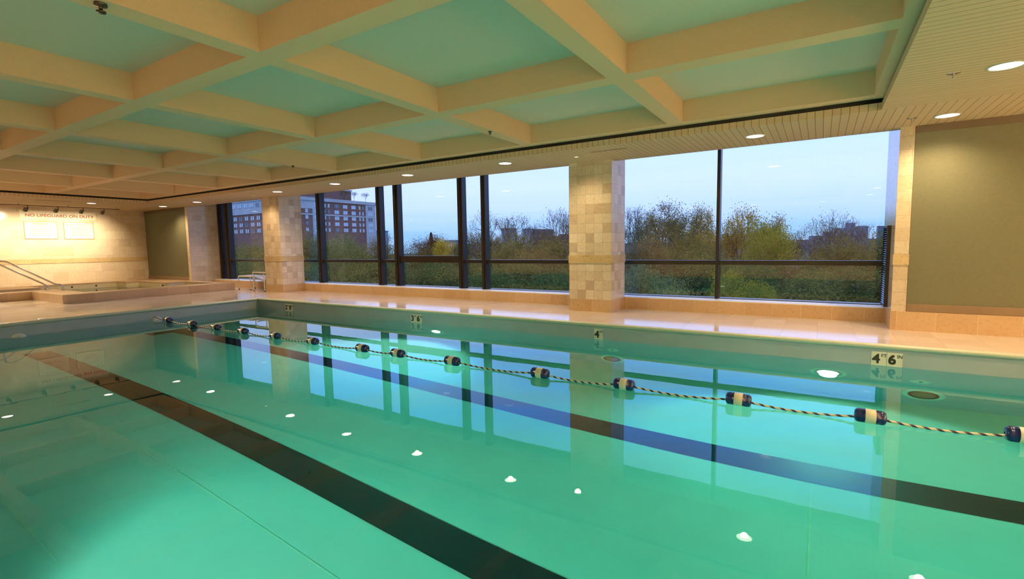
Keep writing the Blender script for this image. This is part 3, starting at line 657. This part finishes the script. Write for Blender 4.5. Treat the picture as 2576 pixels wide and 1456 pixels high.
# ------------------------------------------------------------------ lounge chair and footstool
fs = empty('footstool', (-16.57, 9.60, 0)); tag(fs, 'white sling footstool with cream tube frame beside the whirlpool corner', 'footstool')
X0, X1, Y0, Y1, H = -16.93, -16.22, 9.36, 9.92, 0.455
for x in (X0, X1):
    for y in (Y0, Y1):
        l = MB().tube([(x, y, 0.02), (x, y, H)], 0.016, 8).build('leg', M['chairframe'], fs); MB().lathe([(0.02, 0), (0.02, .025), (0.016, .03)], 10, 'z', (x, y, 0)).build('foot', M['darkmetal'], l)
MB().tube([(X0, Y0, H), (X1, Y0, H)], 0.02, 8).tube([(X0, Y1, H), (X1, Y1, H)], 0.02, 8).tube([(X0, Y0, H), (X0, Y1, H)], 0.02, 8).tube([(X1, Y0, H), (X1, Y1, H)], 0.02, 8).build('top_frame', M['chairframe'], fs)
MB().box((X0, Y0 + .02, H + .004), (X1, Y1 - .02, H + .026)).build('sling', M['fabric'], fs, bevel=0.008)
ch = empty('lounge_chair', (-15.4, 9.55, 0)); tag(ch, 'white sling lounge chair with cream tube arms, half hidden behind the first pillar', 'lounge chair')
CX0, CX1, CY0, CY1 = -15.84, -15.22, 9.24, 9.90
for x in (CX0, CX1):
    for y in (CY0, CY1):
        l = MB().tube([(x, y, 0.02), (x, y, 0.61)], 0.017, 8).build('leg', M['chairframe'], ch); MB().lathe([(0.02, 0), (0.02, .025), (0.016, .03)], 10, 'z', (x, y, 0)).build('foot', M['darkmetal'], l)
for y in (CY0, CY1): MB().tube([(CX0, y, 0.61), (CX1 + .10, y, 0.61)], 0.024, 8).build('arm', M['chairframe'], ch)
MB().tube([(CX0 + .04, CY0 + .04, 0.45), (CX0 + .04, CY1 - .04, 0.45), (CX1, CY1 - .04, 0.30), (CX1, CY0 + .04, 0.30), (CX0 + .04, CY0 + .04, 0.45)], 0.014, 8).build('seat_frame', M['chairframe'], ch)
def slab(pts, th, nrm): 
    b = MB(); n_ = Vector(nrm).normalized() * th; q = [Vector(p) for p in pts]; w = [p + n_ for p in q]
    b.face(w); b.face(q[::-1])
    for i in range(4): b.face([q[i], q[(i + 1) % 4], w[(i + 1) % 4], w[i]])
    return b
slab([(CX0 + .02, CY0 + .03, 0.455), (CX1, CY0 + .03, 0.305), (CX1, CY1 - .03, 0.305), (CX0 + .02, CY1 - .03, 0.455)], .02, (.23, 0, 1)).build('seat', M['fabric'], ch)
slab([(CX1, CY0 + .03, 0.31), (CX1 + .22, CY0 + .03, 0.80), (CX1 + .22, CY1 - .03, 0.80), (CX1, CY1 - .03, 0.31)], .02, (-.9, 0, .4)).build('backrest', M['fabric'], ch)

# ------------------------------------------------------------------ float rope
FLOATS = [(-12.745, 5.36), (-11.574, 5.33), (-10.582, 5.32), (-9.554, 5.31), (-8.469, 5.295), (-7.382, 5.29), (-6.127, 5.28), (-5.346, 5.275), (-4.30, 5.275), (-2.911, 5.28), (-1.838, 5.30), (-0.653, 5.33), (0.429, 5.364), (1.44, 5.42)]
rope = empty('float_rope', (-6, 5.3, WATER)); tag(rope, 'pool safety rope twisted navy and cream, strung with navy floats', 'float rope')
ZR = -0.232
pts = [(PX0, 5.36, -0.20)]
seq = [(PX0, 5.36, -0.20)] + [(x, y, ZR) for x, y in FLOATS] + [(PX1, 5.58, -0.20)]
for a, b in zip(seq, seq[1:]):
    a, b = Vector(a), Vector(b)
    for k in range(1, 13):
        u = k / 12; p_ = a.lerp(b, u); sag = min(0.043, 0.042 * (b - a).length) * (4 * u * (1 - u)); p_.z -= sag; pts.append(tuple(p_))
MB().tube(pts, 0.0115, 8).build('rope', M['rope'], rope)
hl, rr = 0.118, 0.064
fprof = [(0.012, -hl)] + [(rr - .034 + .034 * math.sin(a), -hl + .034 - .034 * math.cos(a)) for a in (0.15, .5, .9, 1.25, PI / 2)] + [(rr, -.042), (rr + .001, -.042), (rr + .001, .042), (rr, .042)] + [(rr - .034 + .034 * math.cos(a), hl - .034 + .034 * math.sin(a)) for a in (0, .35, .7, 1.1, 1.45)] + [(0.012, hl)]
fm = MB().lathe(fprof, 28, 'x').mesh('float', M['navy']); bmh = MB().lathe([(rr + .0005, -.040), (rr + .0025, -.038), (rr + .0025, .038), (rr + .0005, .040)], 28, 'x').mesh('band', M['band'])
for i, (x, y) in enumerate(FLOATS):
    f = bpy.data.objects.new('float', fm); sc.collection.objects.link(f); f.parent = rope; f.location = Vector((x, y, ZR)) - rope.location
    nx_ = FLOATS[min(i + 1, len(FLOATS) - 1)]; pv = FLOATS[max(i - 1, 0)]
    f.rotation_euler = (rnd.uniform(0, 6), 0.035, math.atan2(nx_[1] - pv[1], nx_[0] - pv[0]) * .6)
    g = bpy.data.objects.new('band', bmh); sc.collection.objects.link(g); g.parent = f
# ------------------------------------------------------------------ depth markers on the window side of the pool wall
def marker(x, digits, lab):
    s = empty('depth_marker', (x, PY1, -0.27)); tag(s, lab, 'depth marker', 'depth tiles on the pool wall')
    n = len(digits); w, h = 0.166, 0.185; zb = -0.284; x0 = x - w * n / 2
    for i, (d, u) in enumerate(digits):
        a = x0 + i * w
        tl = MB().box((a + .0015, PY1 - .008, zb), (a + w - .0015, PY1, zb + h)).build('tile', M['marker'], s, bevel=0.004)
        text_mesh('digit', d, M['ink'], 0.115, 0.002, (a + .016, PY1 - .0092, zb + .036), (1, 0, 0), (0, 0, 1), tl, 'LEFT', 0.035, 0.98)
        text_mesh('unit', u, M['ink'], 0.042, 0.002, (a + .106, PY1 - .0092, zb + .115), (1, 0, 0), (0, 0, 1), tl, 'LEFT', 0.012, 0.95)
marker(0.775, [('4', 'FT'), ('6', 'IN')], 'cream depth tiles reading 4 FT 6 IN on the pool wall')
marker(-3.20, [('4', 'FT')], 'single cream depth tile reading 4 FT below the central pillar')
marker(-7.41, [('3', 'FT'), ('6', 'IN')], 'cream depth tiles reading 3 FT 6 IN on the pool wall')
marker(-11.96, [('2', 'FT'), ('8', 'IN')], 'cream depth tiles reading 2 FT 8 IN near the pool corner')

# ------------------------------------------------------------------ pool lamps, niches and inlets
def pool_lamp(x, y, z, ny, lab, lit=True, hidden=False):
    s = empty('pool_lamp' if lit else 'unlit_pool_lamp', (x, y, z)); tag(s, lab, 'pool lamp', 'underwater lamps' if lit else None)
    sg_ = ny
    def R(prof, name, mat, n=28): return MB().lathe([(r, h * sg_) for r, h in prof], n, 'y', (x, y, z)).build(name, mat, s)
    R([(0.22, 0.001), (0.215, 0.012), (0.15, 0.018), (0.148, 0.008)], 'flange', M['plaster'])
    R([(0.155, 0.010), (0.155, 0.026), (0.125, 0.030), (0.122, 0.015)], 'bezel_ring', M['darkmetal'] if not lit else M['chrome'])
    R([(0.124, 0.016), (0.08, 0.03), (0.001, 0.034)], 'lens', M['poollens'] if lit else M['shade'])
    if lit:
        L = bpy.data.lights.new('bulb', 'SPOT'); L.energy = POOL_W; L.color = POOLC; L.spot_size = math.radians(136); L.spot_blend = 0.7; L.shadow_soft_size = 0.1
        o = bpy.data.objects.new('bulb', L); sc.collection.objects.link(o); o.parent = s; o.location = (0, ny * .12, 0); o.rotation_euler = Vector((0, ny, -0.32)).to_track_quat('-Z', 'Y').to_euler()
    return s
pool_lamp(0.14, PY1, -0.945, -1, 'bright underwater lamp left of the 4 FT 6 IN tiles')
pool_lamp(-6.85, PY1, -1.07, -1, 'bright underwater lamp right of the 3 FT 6 IN tiles')
for x in (-3.2, 2.6): pool_lamp(x, PY0, -1.0, 1, 'underwater lamp out of view in the near pool wall')
pool_lamp(1.16, PY1, -1.52, -1, 'unlit round lamp ring under water right of the 4 FT 6 IN tiles', False)
pool_lamp(-2.95, PY1, -1.54, -1, 'unlit round lamp ring under water below the 4 FT tile', False)
def inlet(x, y, z, axis, sgn, lab, r=0.11):
    s = empty('pool_inlet', (x, y, z)); tag(s, lab, 'inlet', 'round pool inlets')
    MB().lathe([(r, 0.001 * sgn), (r, 0.008 * sgn), (r * .45, 0.018 * sgn), (r * .2, 0.018 * sgn)], 24, axis, (x, y, z)).build('cover', M['white'], s)
    MB().lathe([(r * .2, 0.0185 * sgn), (0.001, 0.0185 * sgn)], 16, axis, (x, y, z)).build('eyeball', M['darkmetal'], s)
inlet(1.13, PY1, -0.945, 'y', -1, 'round white inlet above the unlit lamp ring at the right'); inlet(-2.945, PY1, -0.97, 'y', -1, 'round white inlet above the unlit lamp ring under the 4 FT tile')
inlet(PX0, 5.40, -0.325, 'x', 1, 'round white inlet in the far pool wall beside the first float', 0.12); inlet(PX0, 2.99, -0.36, 'x', 1, 'round white inlet at the left in the far pool wall', 0.14)
s = empty('deck_cap', (-13.56, 3.41, 0)); tag(s, 'small pale cap set in the deck edge at the left', 'deck cap')
MB().lathe([(0.075, 0.0), (0.07, 0.006), (0.001, 0.007)], 18, 'z', (-13.56, 3.41, 0)).build('cap', M['white'], s)

# ------------------------------------------------------------------ outside: park ground, trees, buildings
GZ = -11.0
structure(MB().box((-700, 12, GZ - 1), (500, 900, GZ)).build('ground', M['grass']), 'dark green park lawn below the windows')
def tree_meshes(kind, seed):
    r = random.Random(seed); tm = MB(); tips = []
    H = 16.0
    P = dict(bare=(6, 3, .66, 0.25, .11), thin=(6, 3, .65, 0.30, .12), amber=(5, 3, .64, .42, .15), olive=(5, 3, .62, .5, .15), yellowgreen=(5, 3, .62, .5, .15), brown=(5, 3, .64, .42, .14),
             yellow=(5, 3, .60, .5, .15), red=(5, 3, .62, .55, .15), green=(5, 3, .62, .55, .16), willow=(5, 3, .62, .6, .14))[kind]
    depth, nch, ratio, spread, lsz = P
    def grow(p, d, L, rad, lev):
        n = 3; pts = [p]; q = p.copy(); dd = d.copy()
        for i in range(n):
            dd = (dd + Vector((r.gauss(0, .10), r.gauss(0, .10), r.gauss(0.04, .06)))).normalized(); q = q + dd * (L / n); pts.append(q.copy())
        tm.tube(pts, [rad * (1 - .45 * i / n) for i in range(n + 1)], 6 if lev > 3 else 4 if lev > 1 else 3, cap=False)
        if lev <= 2: tips.extend([(pts[-1], lev), (pts[-2], lev)])
        if lev == 0: tips.append((pts[-1], lev))
        if lev == 0: return
        k = nch + (1 if r.random() < .4 else 0); a0 = r.uniform(0, 2 * PI)
        for i in range(k):
            a = a0 + 2 * PI * i / k + r.uniform(-.5, .5); s = r.uniform(.38, .85)
            u = dd.orthogonal().normalized(); w = dd.cross(u)
            nd = (dd * math.cos(s) + (u * math.cos(a) + w * math.sin(a)) * math.sin(s)); nd.z += .16; nd.normalize()
            grow(pts[-1] if i else pts[-2].lerp(pts[-1], .6), nd, L * ratio * r.uniform(.85, 1.2), rad * .60, lev - 1)
    grow(Vector((0, 0, 0)), Vector((r.uniform(-.06, .06), r.uniform(-.06, .06), 1)), 4.6, .27, depth)
    lm = MB(); cnt = {}
    target = dict(bare=3500, thin=9500, amber=17000, olive=21000, yellowgreen=21000, brown=15000, yellow=21000, red=21000, green=21000, willow=23000)[kind]
    for i in range(target):
        p, lev = tips[r.randrange(len(tips))]
        c = p + Vector((r.gauss(0, spread), r.gauss(0, spread), r.gauss(-.12 if kind != 'willow' else -.5, spread)))
        n_ = Vector((r.gauss(0, 1), r.gauss(0, 1), r.gauss(0, 1))).normalized(); u = n_.orthogonal().normalized(); w = n_.cross(u)
        s = lsz * .68 * r.uniform(.5, 1.05); s2 = s * r.uniform(.5, .9)
        lm.face([c - u * s, c - w * s2, c + u * s, c + w * s2], uv=[(0, 0)] * 4)
    zs = [v[2] for v in tm.v]; xs_ = [abs(v[0]) for v in tm.v] + [abs(v[1]) for v in tm.v]
    xs_.sort(); return tm.mesh('trunk', M['bark']), lm.mesh('foliage', LEAF[kind]), max(zs), xs_[int(len(xs_) * .93)]
def conifer_meshes():
    r = random.Random(5); tm = MB().tube([(0, 0, 0), (0, 0, 16)], [.3, .03], 6); lm = MB()
    for i in range(60):
        z = 2.5 + 13.3 * i / 60; R = 3.2 * (1 - (z - 2) / 14.4)
        for k in range(60):
            a = r.uniform(0, 2 * PI); q = R * math.sqrt(r.random()); c = Vector((q * math.cos(a), q * math.sin(a), z - .35 * q + r.gauss(0, .15)))
            u = Vector((math.cos(a), math.sin(a), -.4)); w = Vector((-math.sin(a), math.cos(a), r.gauss(0, .4))); s = .28
            lm.face([c - u * s, c - w * s * .5, c + u * s, c + w * s * .5], uv=[(0, 0)] * 4)
    return tm.mesh('trunk', M['bark']), lm.mesh('foliage', LEAF['conifer']), 16.0, 3.2
VAR = {}
for k in ('bare', 'thin', 'amber', 'olive', 'brown', 'green'): VAR[k] = [tree_meshes(k, 11 + sum(map(ord, k))), tree_meshes(k, 97 + sum(map(ord, k)))]
for k in ('yellowgreen', 'yellow', 'red', 'willow'): VAR[k] = [tree_meshes(k, 31 + sum(map(ord, k)))]
VAR['conifer'] = [conifer_meshes()]
def tree(x, y, ztop, wid, kind, lab, group=None, i=0):
    tm, lm, h, rad = VAR[kind][i % len(VAR[kind])]
    t_ = empty('tree', (x, y, GZ), rnd.uniform(0, 2 * PI)); tag(t_, lab, 'tree', group)
    sz = (ztop - GZ) / h; sw = max(.45 * sz, min(1.5 * sz, wid / 2 / rad)); t_.scale = (sw, sw, sz)
    for me in (tm, lm):
        o = bpy.data.objects.new(me.name, me); sc.collection.objects.link(o); o.parent = t_
    return t_
TREES = [(-20.2,61.3,6.4,7.5,'bare'),(-14.6,60.0,6.2,8.9,'thin'),(-13.7,70.1,6.1,6.4,'amber'),(-11.9,56.6,2.5,7.4,'olive'),(-8.4,66.3,5.5,8.2,'amber'),(-4.7,56.5,3.3,4.4,'yellowgreen'),(-3.6,73.9,4.8,6.7,'brown'),(-0.3,71.3,5.1,8.2,'bare'),(3.5,80.6,3.7,7.5,'bare'),(1.9,62.8,1.5,6.7,'olive'),(4.5,61.9,0.5,5.2,'brown'),(-14.6,50.2,1.9,5.2,'brown'),(-32.5,48.8,5.6,8.9,'bare'),(-38.4,54.4,3.7,6.4,'thin'),(-25.6,50.8,5.8,6.8,'bare'),(-27.6,44.4,2.5,7.1,'olive'),(-24.6,48.6,1.6,5.7,'olive'),(-23.6,42.0,1.1,5.0,'brown'),(-36.0,48.7,3.0,5.3,'thin'),(-48.0,58.9,1.9,5.7,'yellow'),(-63.7,72.8,3.0,7.3,'red'),(-73.9,84.4,4.8,5.3,'conifer'),(-56.6,59.4,2.0,7.1,'brown'),(-37.5,47.5,0.4,5.3,'brown'),(-51.5,50.9,3.2,6.2,'brown'),(-49.0,45.2,1.9,6.2,'thin'),(-49.1,40.5,2.9,7.3,'willow'),(-39.7,34.4,1.3,5.2,'olive'),(-45.4,33.3,2.4,5.0,'olive'),(-38.8,30.1,0.8,4.5,'olive'),(-69.2,39.7,1.7,9.0,'olive'),(-81.8,43.6,1.4,8.4,'olive'),(-57.6,34.9,0.8,6.3,'olive')]
TLAB = ['tall bare blue-grey tree just right of the central pillar', 'tall half-bare tree left of the mullion of the right window', 'amber leafed tree against the mullion of the right window', 'olive bush-like tree under the amber one, left of the right window mullion', 'broad amber and gold tree right of the right window mullion', 'yellow-green tree below the broad amber tree', 'brown leafed tree between the broad amber tree and bare tops', 'tall bare tree in the right half of the right window', 'bare tree in front of the dark stepped building', 'olive tree low below the dark stepped building', 'low brown tree beside the louvered vent', 'brown tree low at the left end of the right window',
        'large bare spreading tree in the middle window left of the dark tower', 'thin leafed tree behind the narrow pane of the middle window', 'tall bare tree against the left edge of the central pillar', 'olive tree below the large bare tree in the middle window', 'olive tree below the bare tree at the central pillar', 'brown tree under the dark tower', 'thin brownish tree at the right post of the opening sash', 'bright yellow tree in the opening sash', 'dark red tree in the opening sash', 'dark green pointed conifer above the dark red tree', 'russet tree at the left of the opening sash', 'brown tree low right of the yellow tree', 'pinkish brown tree in the narrow pane left of the opening sash', 'thin tree left of the opening sash post', 'grey-green rounded tree in front of the brick building', 'olive tree right below the brick building end', 'olive tree right of the first pillar', 'low olive tree in front of the brick building', 'olive tree in the left window below the brick facade', 'far olive tree at the left post of the left window', 'olive tree beside the first pillar in the left window']
for i, ((x, y, z, w, k), lab) in enumerate(zip(TREES, TLAB)): tree(x, y, z, w, k, lab, 'park trees', i)
LOW = [(-50.9,27.2,-0.1,5.6,'green'),(-44.8,26.3,-0.1,5.6,'olive'),(-42.3,27.9,-0.2,5.6,'green'),(-34.5,25.6,-0.3,4.2,'green'),(-32.4,27.0,-0.2,4.8,'olive'),(-31.7,29.7,-0.3,4.7,'brown'),(-30.8,32.7,-0.3,5.7,'green'),(-31.3,37.1,-0.2,5.4,'brown'),(-24.3,32.0,-0.5,4.5,'olive'),(-21.1,31.6,-0.8,5.2,'green'),(-22.1,38.1,-0.4,5.3,'olive'),(-17.2,34.0,-0.9,4.9,'green'),(-16.9,41.3,-0.2,5.7,'olive'),(-13.3,41.2,-0.5,5.1,'willow'),(-13.1,50.9,0.2,6.0,'brown'),(-8.1,33.7,-1.6,4.0,'willow'),(-8.9,48.7,-0.3,5.6,'olive'),(-5.8,41.1,-1.1,4.0,'yellowgreen'),(-4.5,46.7,-0.7,5.1,'green'),(-2.3,52.8,-0.6,5.6,'brown'),(-0.6,44.4,-1.2,4.6,'olive'),(1.4,50.4,-0.7,5.1,'brown'),(3.1,46.7,-1.0,4.9,'olive'),(-0.1,63.7,-0.1,6.1,'olive')]
for i, (x, y, z, w, k) in enumerate(LOW):
    where = 'left window' if x < -39 else 'middle window' if x < -17.1 else 'right window'
    word = dict(green='dark green', olive='olive', brown='brown', willow='grey-green', yellowgreen='yellow-green')[k]
    tree(x, y, z, w * 1.15, k, f'{word} low tree crown filling the lower panes of the {where}', f'{word} low trees in the {where}', i)

for i, (x, y, z, w, k) in enumerate(((9.5, 58, 2.5, 7, 'olive'), (15.5, 64, 4.8, 8, 'amber'), (22, 60, 3.2, 8, 'brown'), (30, 66, 4.6, 8, 'thin'), (8.5, 44, -1.2, 6, 'green'), (14, 40, -1.5, 6, 'olive'), (20, 45, -1.0, 6, 'green'), (27, 44, -0.8, 6, 'olive'), (38, 62, 3.5, 9, 'olive'), (47, 66, 4.2, 9, 'brown'))):
    tree(x, y, z, w, k, 'park tree beyond the louvered pier, out of view at the right', 'park trees past the right pier', i)

# brick apartment house far left
bd = empty('apartment_building', (-260, 185, GZ)); tag(bd, 'large red brick apartment building with pale stone trim behind the first pillar', 'building')
bx0, bx1, by0, by1, bz = -295, -234, 154, 216, 28.5
MB().box((bx0, by0, GZ), (bx1, by1, bz)).build('brick_wall', M['brick'], bd)
s = MB()
s.box((bx0 - .5, by0 - .6, bz - 1.2), (bx1 + .6, by1 + .5, bz + .6))
for ya, yb_ in ((154, 157), (171.5, 177), (208.5, 216.3)): s.box((bx1 - .2, ya, GZ), (bx1 + .25, yb_, bz - 1.2))
s.box((bx1 - .2, 154, 19.6), (bx1 + .3, 216.3, 20.4)); s.box((bx0, by0 - .5, 20.6), (bx1 + .4, by0 + .2, 23.0)); s.box((bx0, by0 - .25, 23.0), (bx1 + .2, by0 + .2, 27.4)); s.box((bx1 - .2, 154, 23), (bx1 + .22, 171.5, 27.4))
s.build('stone_trim', M['stone'], bd)
MB().box((-280, 165, bz), (-242, 205, 35.5)).build('penthouse', M['brick'], bd); MB().box((-281, 164.5, 35.5), (-241.5, 205.5, 36.3)).build('penthouse_cornice', M['stone'], bd)
def far_window(c, axis, w, h, lit, parent):
    x, y, z = c; b = MB()
    if axis == 'x': b.box((x, y - w / 2, z), (x + .12, y + w / 2, z + h), mi=0); b.box((x, y - .1, z), (x + .16, y + .1, z + h), mi=1)
    else:
        for q in (-1, 1): b.box((x + q * w * .3 - .55, y - .12, z), (x + q * w * .3 + .55, y, z + h), mi=0)
        b.box((x - w * .5, y - .2, z - .18), (x + w * .5, y, z), mi=1)
    return b.build('window', [M['winlit'] if lit else M['windark'], M['stone']], parent)
for fl_ in range(5):
    z = 24.2 - fl_ * 3.35
    for y, w in ((159, 1.6), (163.5, 1.6), (168, 1.6), (174.2, 3.2), (179.6, 1.1), (182.2, 1.1), (187.5, 3.0), (193.5, 3.0), (199.5, 3.0), (204, 1.1), (206.5, 1.1), (212, 3.4)):
        o = far_window((bx1 + .22 if (171.5 < y < 177 or y > 208.5) else bx1, y, z), 'x', w, 2.0, rnd.random() < .75, bd)
for fl_ in range(5):
    z = 24.3 - fl_ * 3.4
    for i in range(8):
        far_window((-283.5 + i * 5.6, by0 - .26 if fl_ < 2 else by0, z), 'y', 3.0, 1.9, (i * 7 + fl_ * 3) % 5 > 0, bd)
for i, (y, z) in enumerate(((196, 3.2), (203, 3.8), (212, 3.6))):
    tm, lm, h, rad = VAR['bare' if i else 'thin'][0]
    t_ = empty('rooftop_tree', (-238.5, y + 1, bz + .6)); tag(t_, ['small tree on the brick building roof beside the penthouse', 'middle small tree on the brick building roof', 'small tree at the right corner of the brick building roof'][i], 'tree', 'rooftop trees'); t_.scale = (.42, .42, .46)
    for me in (tm, lm): o = bpy.data.objects.new(me.name, me); sc.collection.objects.link(o); o.parent = t_
# far city blocks
def block(x, y, w, d, ztop, mat, lab, rows=0, cols=0, wm='winlit', name='city_building'):
    b = empty(name, (x, y, GZ)); tag(b, lab, 'building')
    MB().box((x - w / 2, y, GZ), (x + w / 2, y + d, ztop)).build('wall', M[mat], b); MB().box((x - w / 2 - .3, y - .3, ztop - .8), (x + w / 2 + .3, y + d + .3, ztop)).build('parapet', M['farblue'], b)
    for i in range(rows):
        for j in range(cols):
            cx = x - w / 2 + w * (j + .5) / cols; z = ztop - 3.5 - i * 4.0
            MB().box((cx - w * .3 / cols, y - .15, z), (cx + w * .3 / cols, y, z + 1.7)).build('window', M[wm], b)
    return b
block(-243, 441, 14, 20, 17.8, 'hazebrown', 'dark brown square tower in the middle window, left of the central pillar', 3, 5, 'windark')
block(-263.5, 452, 9, 18, 19.2, 'fargrey', 'pale slim tower left of the dark brown tower')
block(-222, 430, 5.6, 14, 10.4, 'hazebrown', 'short mauve block right of the dark brown tower', 2, 2, 'windark')
block(-229, 474, 15, 20, 13, 'hazebrown', 'brown block behind the bare tree at the central pillar')
block(-272, 423, 9, 16, 19.3, 'fargrey', 'grey tower half hidden in the large bare tree')
sb = empty('stepped_building', (17, 506, GZ)); tag(sb, 'dark blue stepped building behind the bare tree in the right window', 'building')
for (x0, x1, z) in ((-9, 1, 6.0), (1, 9.2, 9.1), (9.2, 17.6, 12.0), (17.6, 24, 16.2), (24, 33, 13.2)): MB().box((x0, 506, GZ), (x1, 526, z)).build('tower_block', M['farblue'], sb)
for i in range(3):
    for j in range(7): MB().box((2 + j * 4.2, 505.8, 6.2 - i * 4), (3.6 + j * 4.2, 506, 7.8 - i * 4)).build('window', M['fargrey'], sb)
block(62, 751, 7, 16, 18.6, 'farblue', 'slim blue tower at the right edge of the right window', 4, 3, 'windark')
hs = empty('gabled_house', (-97.8, 116.5, GZ)); tag(hs, 'small white gabled house between the dark red and yellow trees', 'house')
MB().box((-99.3, 116, GZ), (-96.3, 121, 0.6)).build('wall', M['farwhite'], hs); b = MB(); b.face([(-99.5, 115.9, .6), (-96.1, 115.9, .6), (-97.8, 115.9, 2.2)]); b.face([(-99.5, 121, .6), (-97.8, 121, 2.2), (-96.1, 121, .6)]); b.face([(-99.5, 115.9, .6), (-97.8, 115.9, 2.2), (-97.8, 121, 2.2), (-99.5, 121, .6)]); b.face([(-96.1, 115.9, .6), (-96.1, 121, .6), (-97.8, 121, 2.2), (-97.8, 115.9, 2.2)]); b.build('roof', M['farwhite'], hs)
block(-191, 236, 10, 8, 5.4, 'fargrey', 'flat roofed pale building behind the yellow tree')
block(-24.5, 174, 4.4, 8, 2.1, 'roofblue', 'small blue roofed building glimpsed under the broad amber tree')
block(-307.5, 283, 5, 12, 15.4, 'fargrey', 'pale slim building just right of the brick apartment building')
for i, (x, y, w, z, mt_) in enumerate(((-420, 560, 150, 4.5, 'fargrey'), (-150, 640, 190, 2.5, 'farblue'), (60, 680, 170, 3.2, 'farblue'), (-560, 420, 120, 8, 'fargrey'))):
    block(x, y, w, 20, z, mt_, ['long low grey block on the horizon of the middle window', 'long low blue block on the horizon behind the central pillar', 'long low blue block on the horizon of the right window', 'low grey block on the horizon left of the brick building'][i])
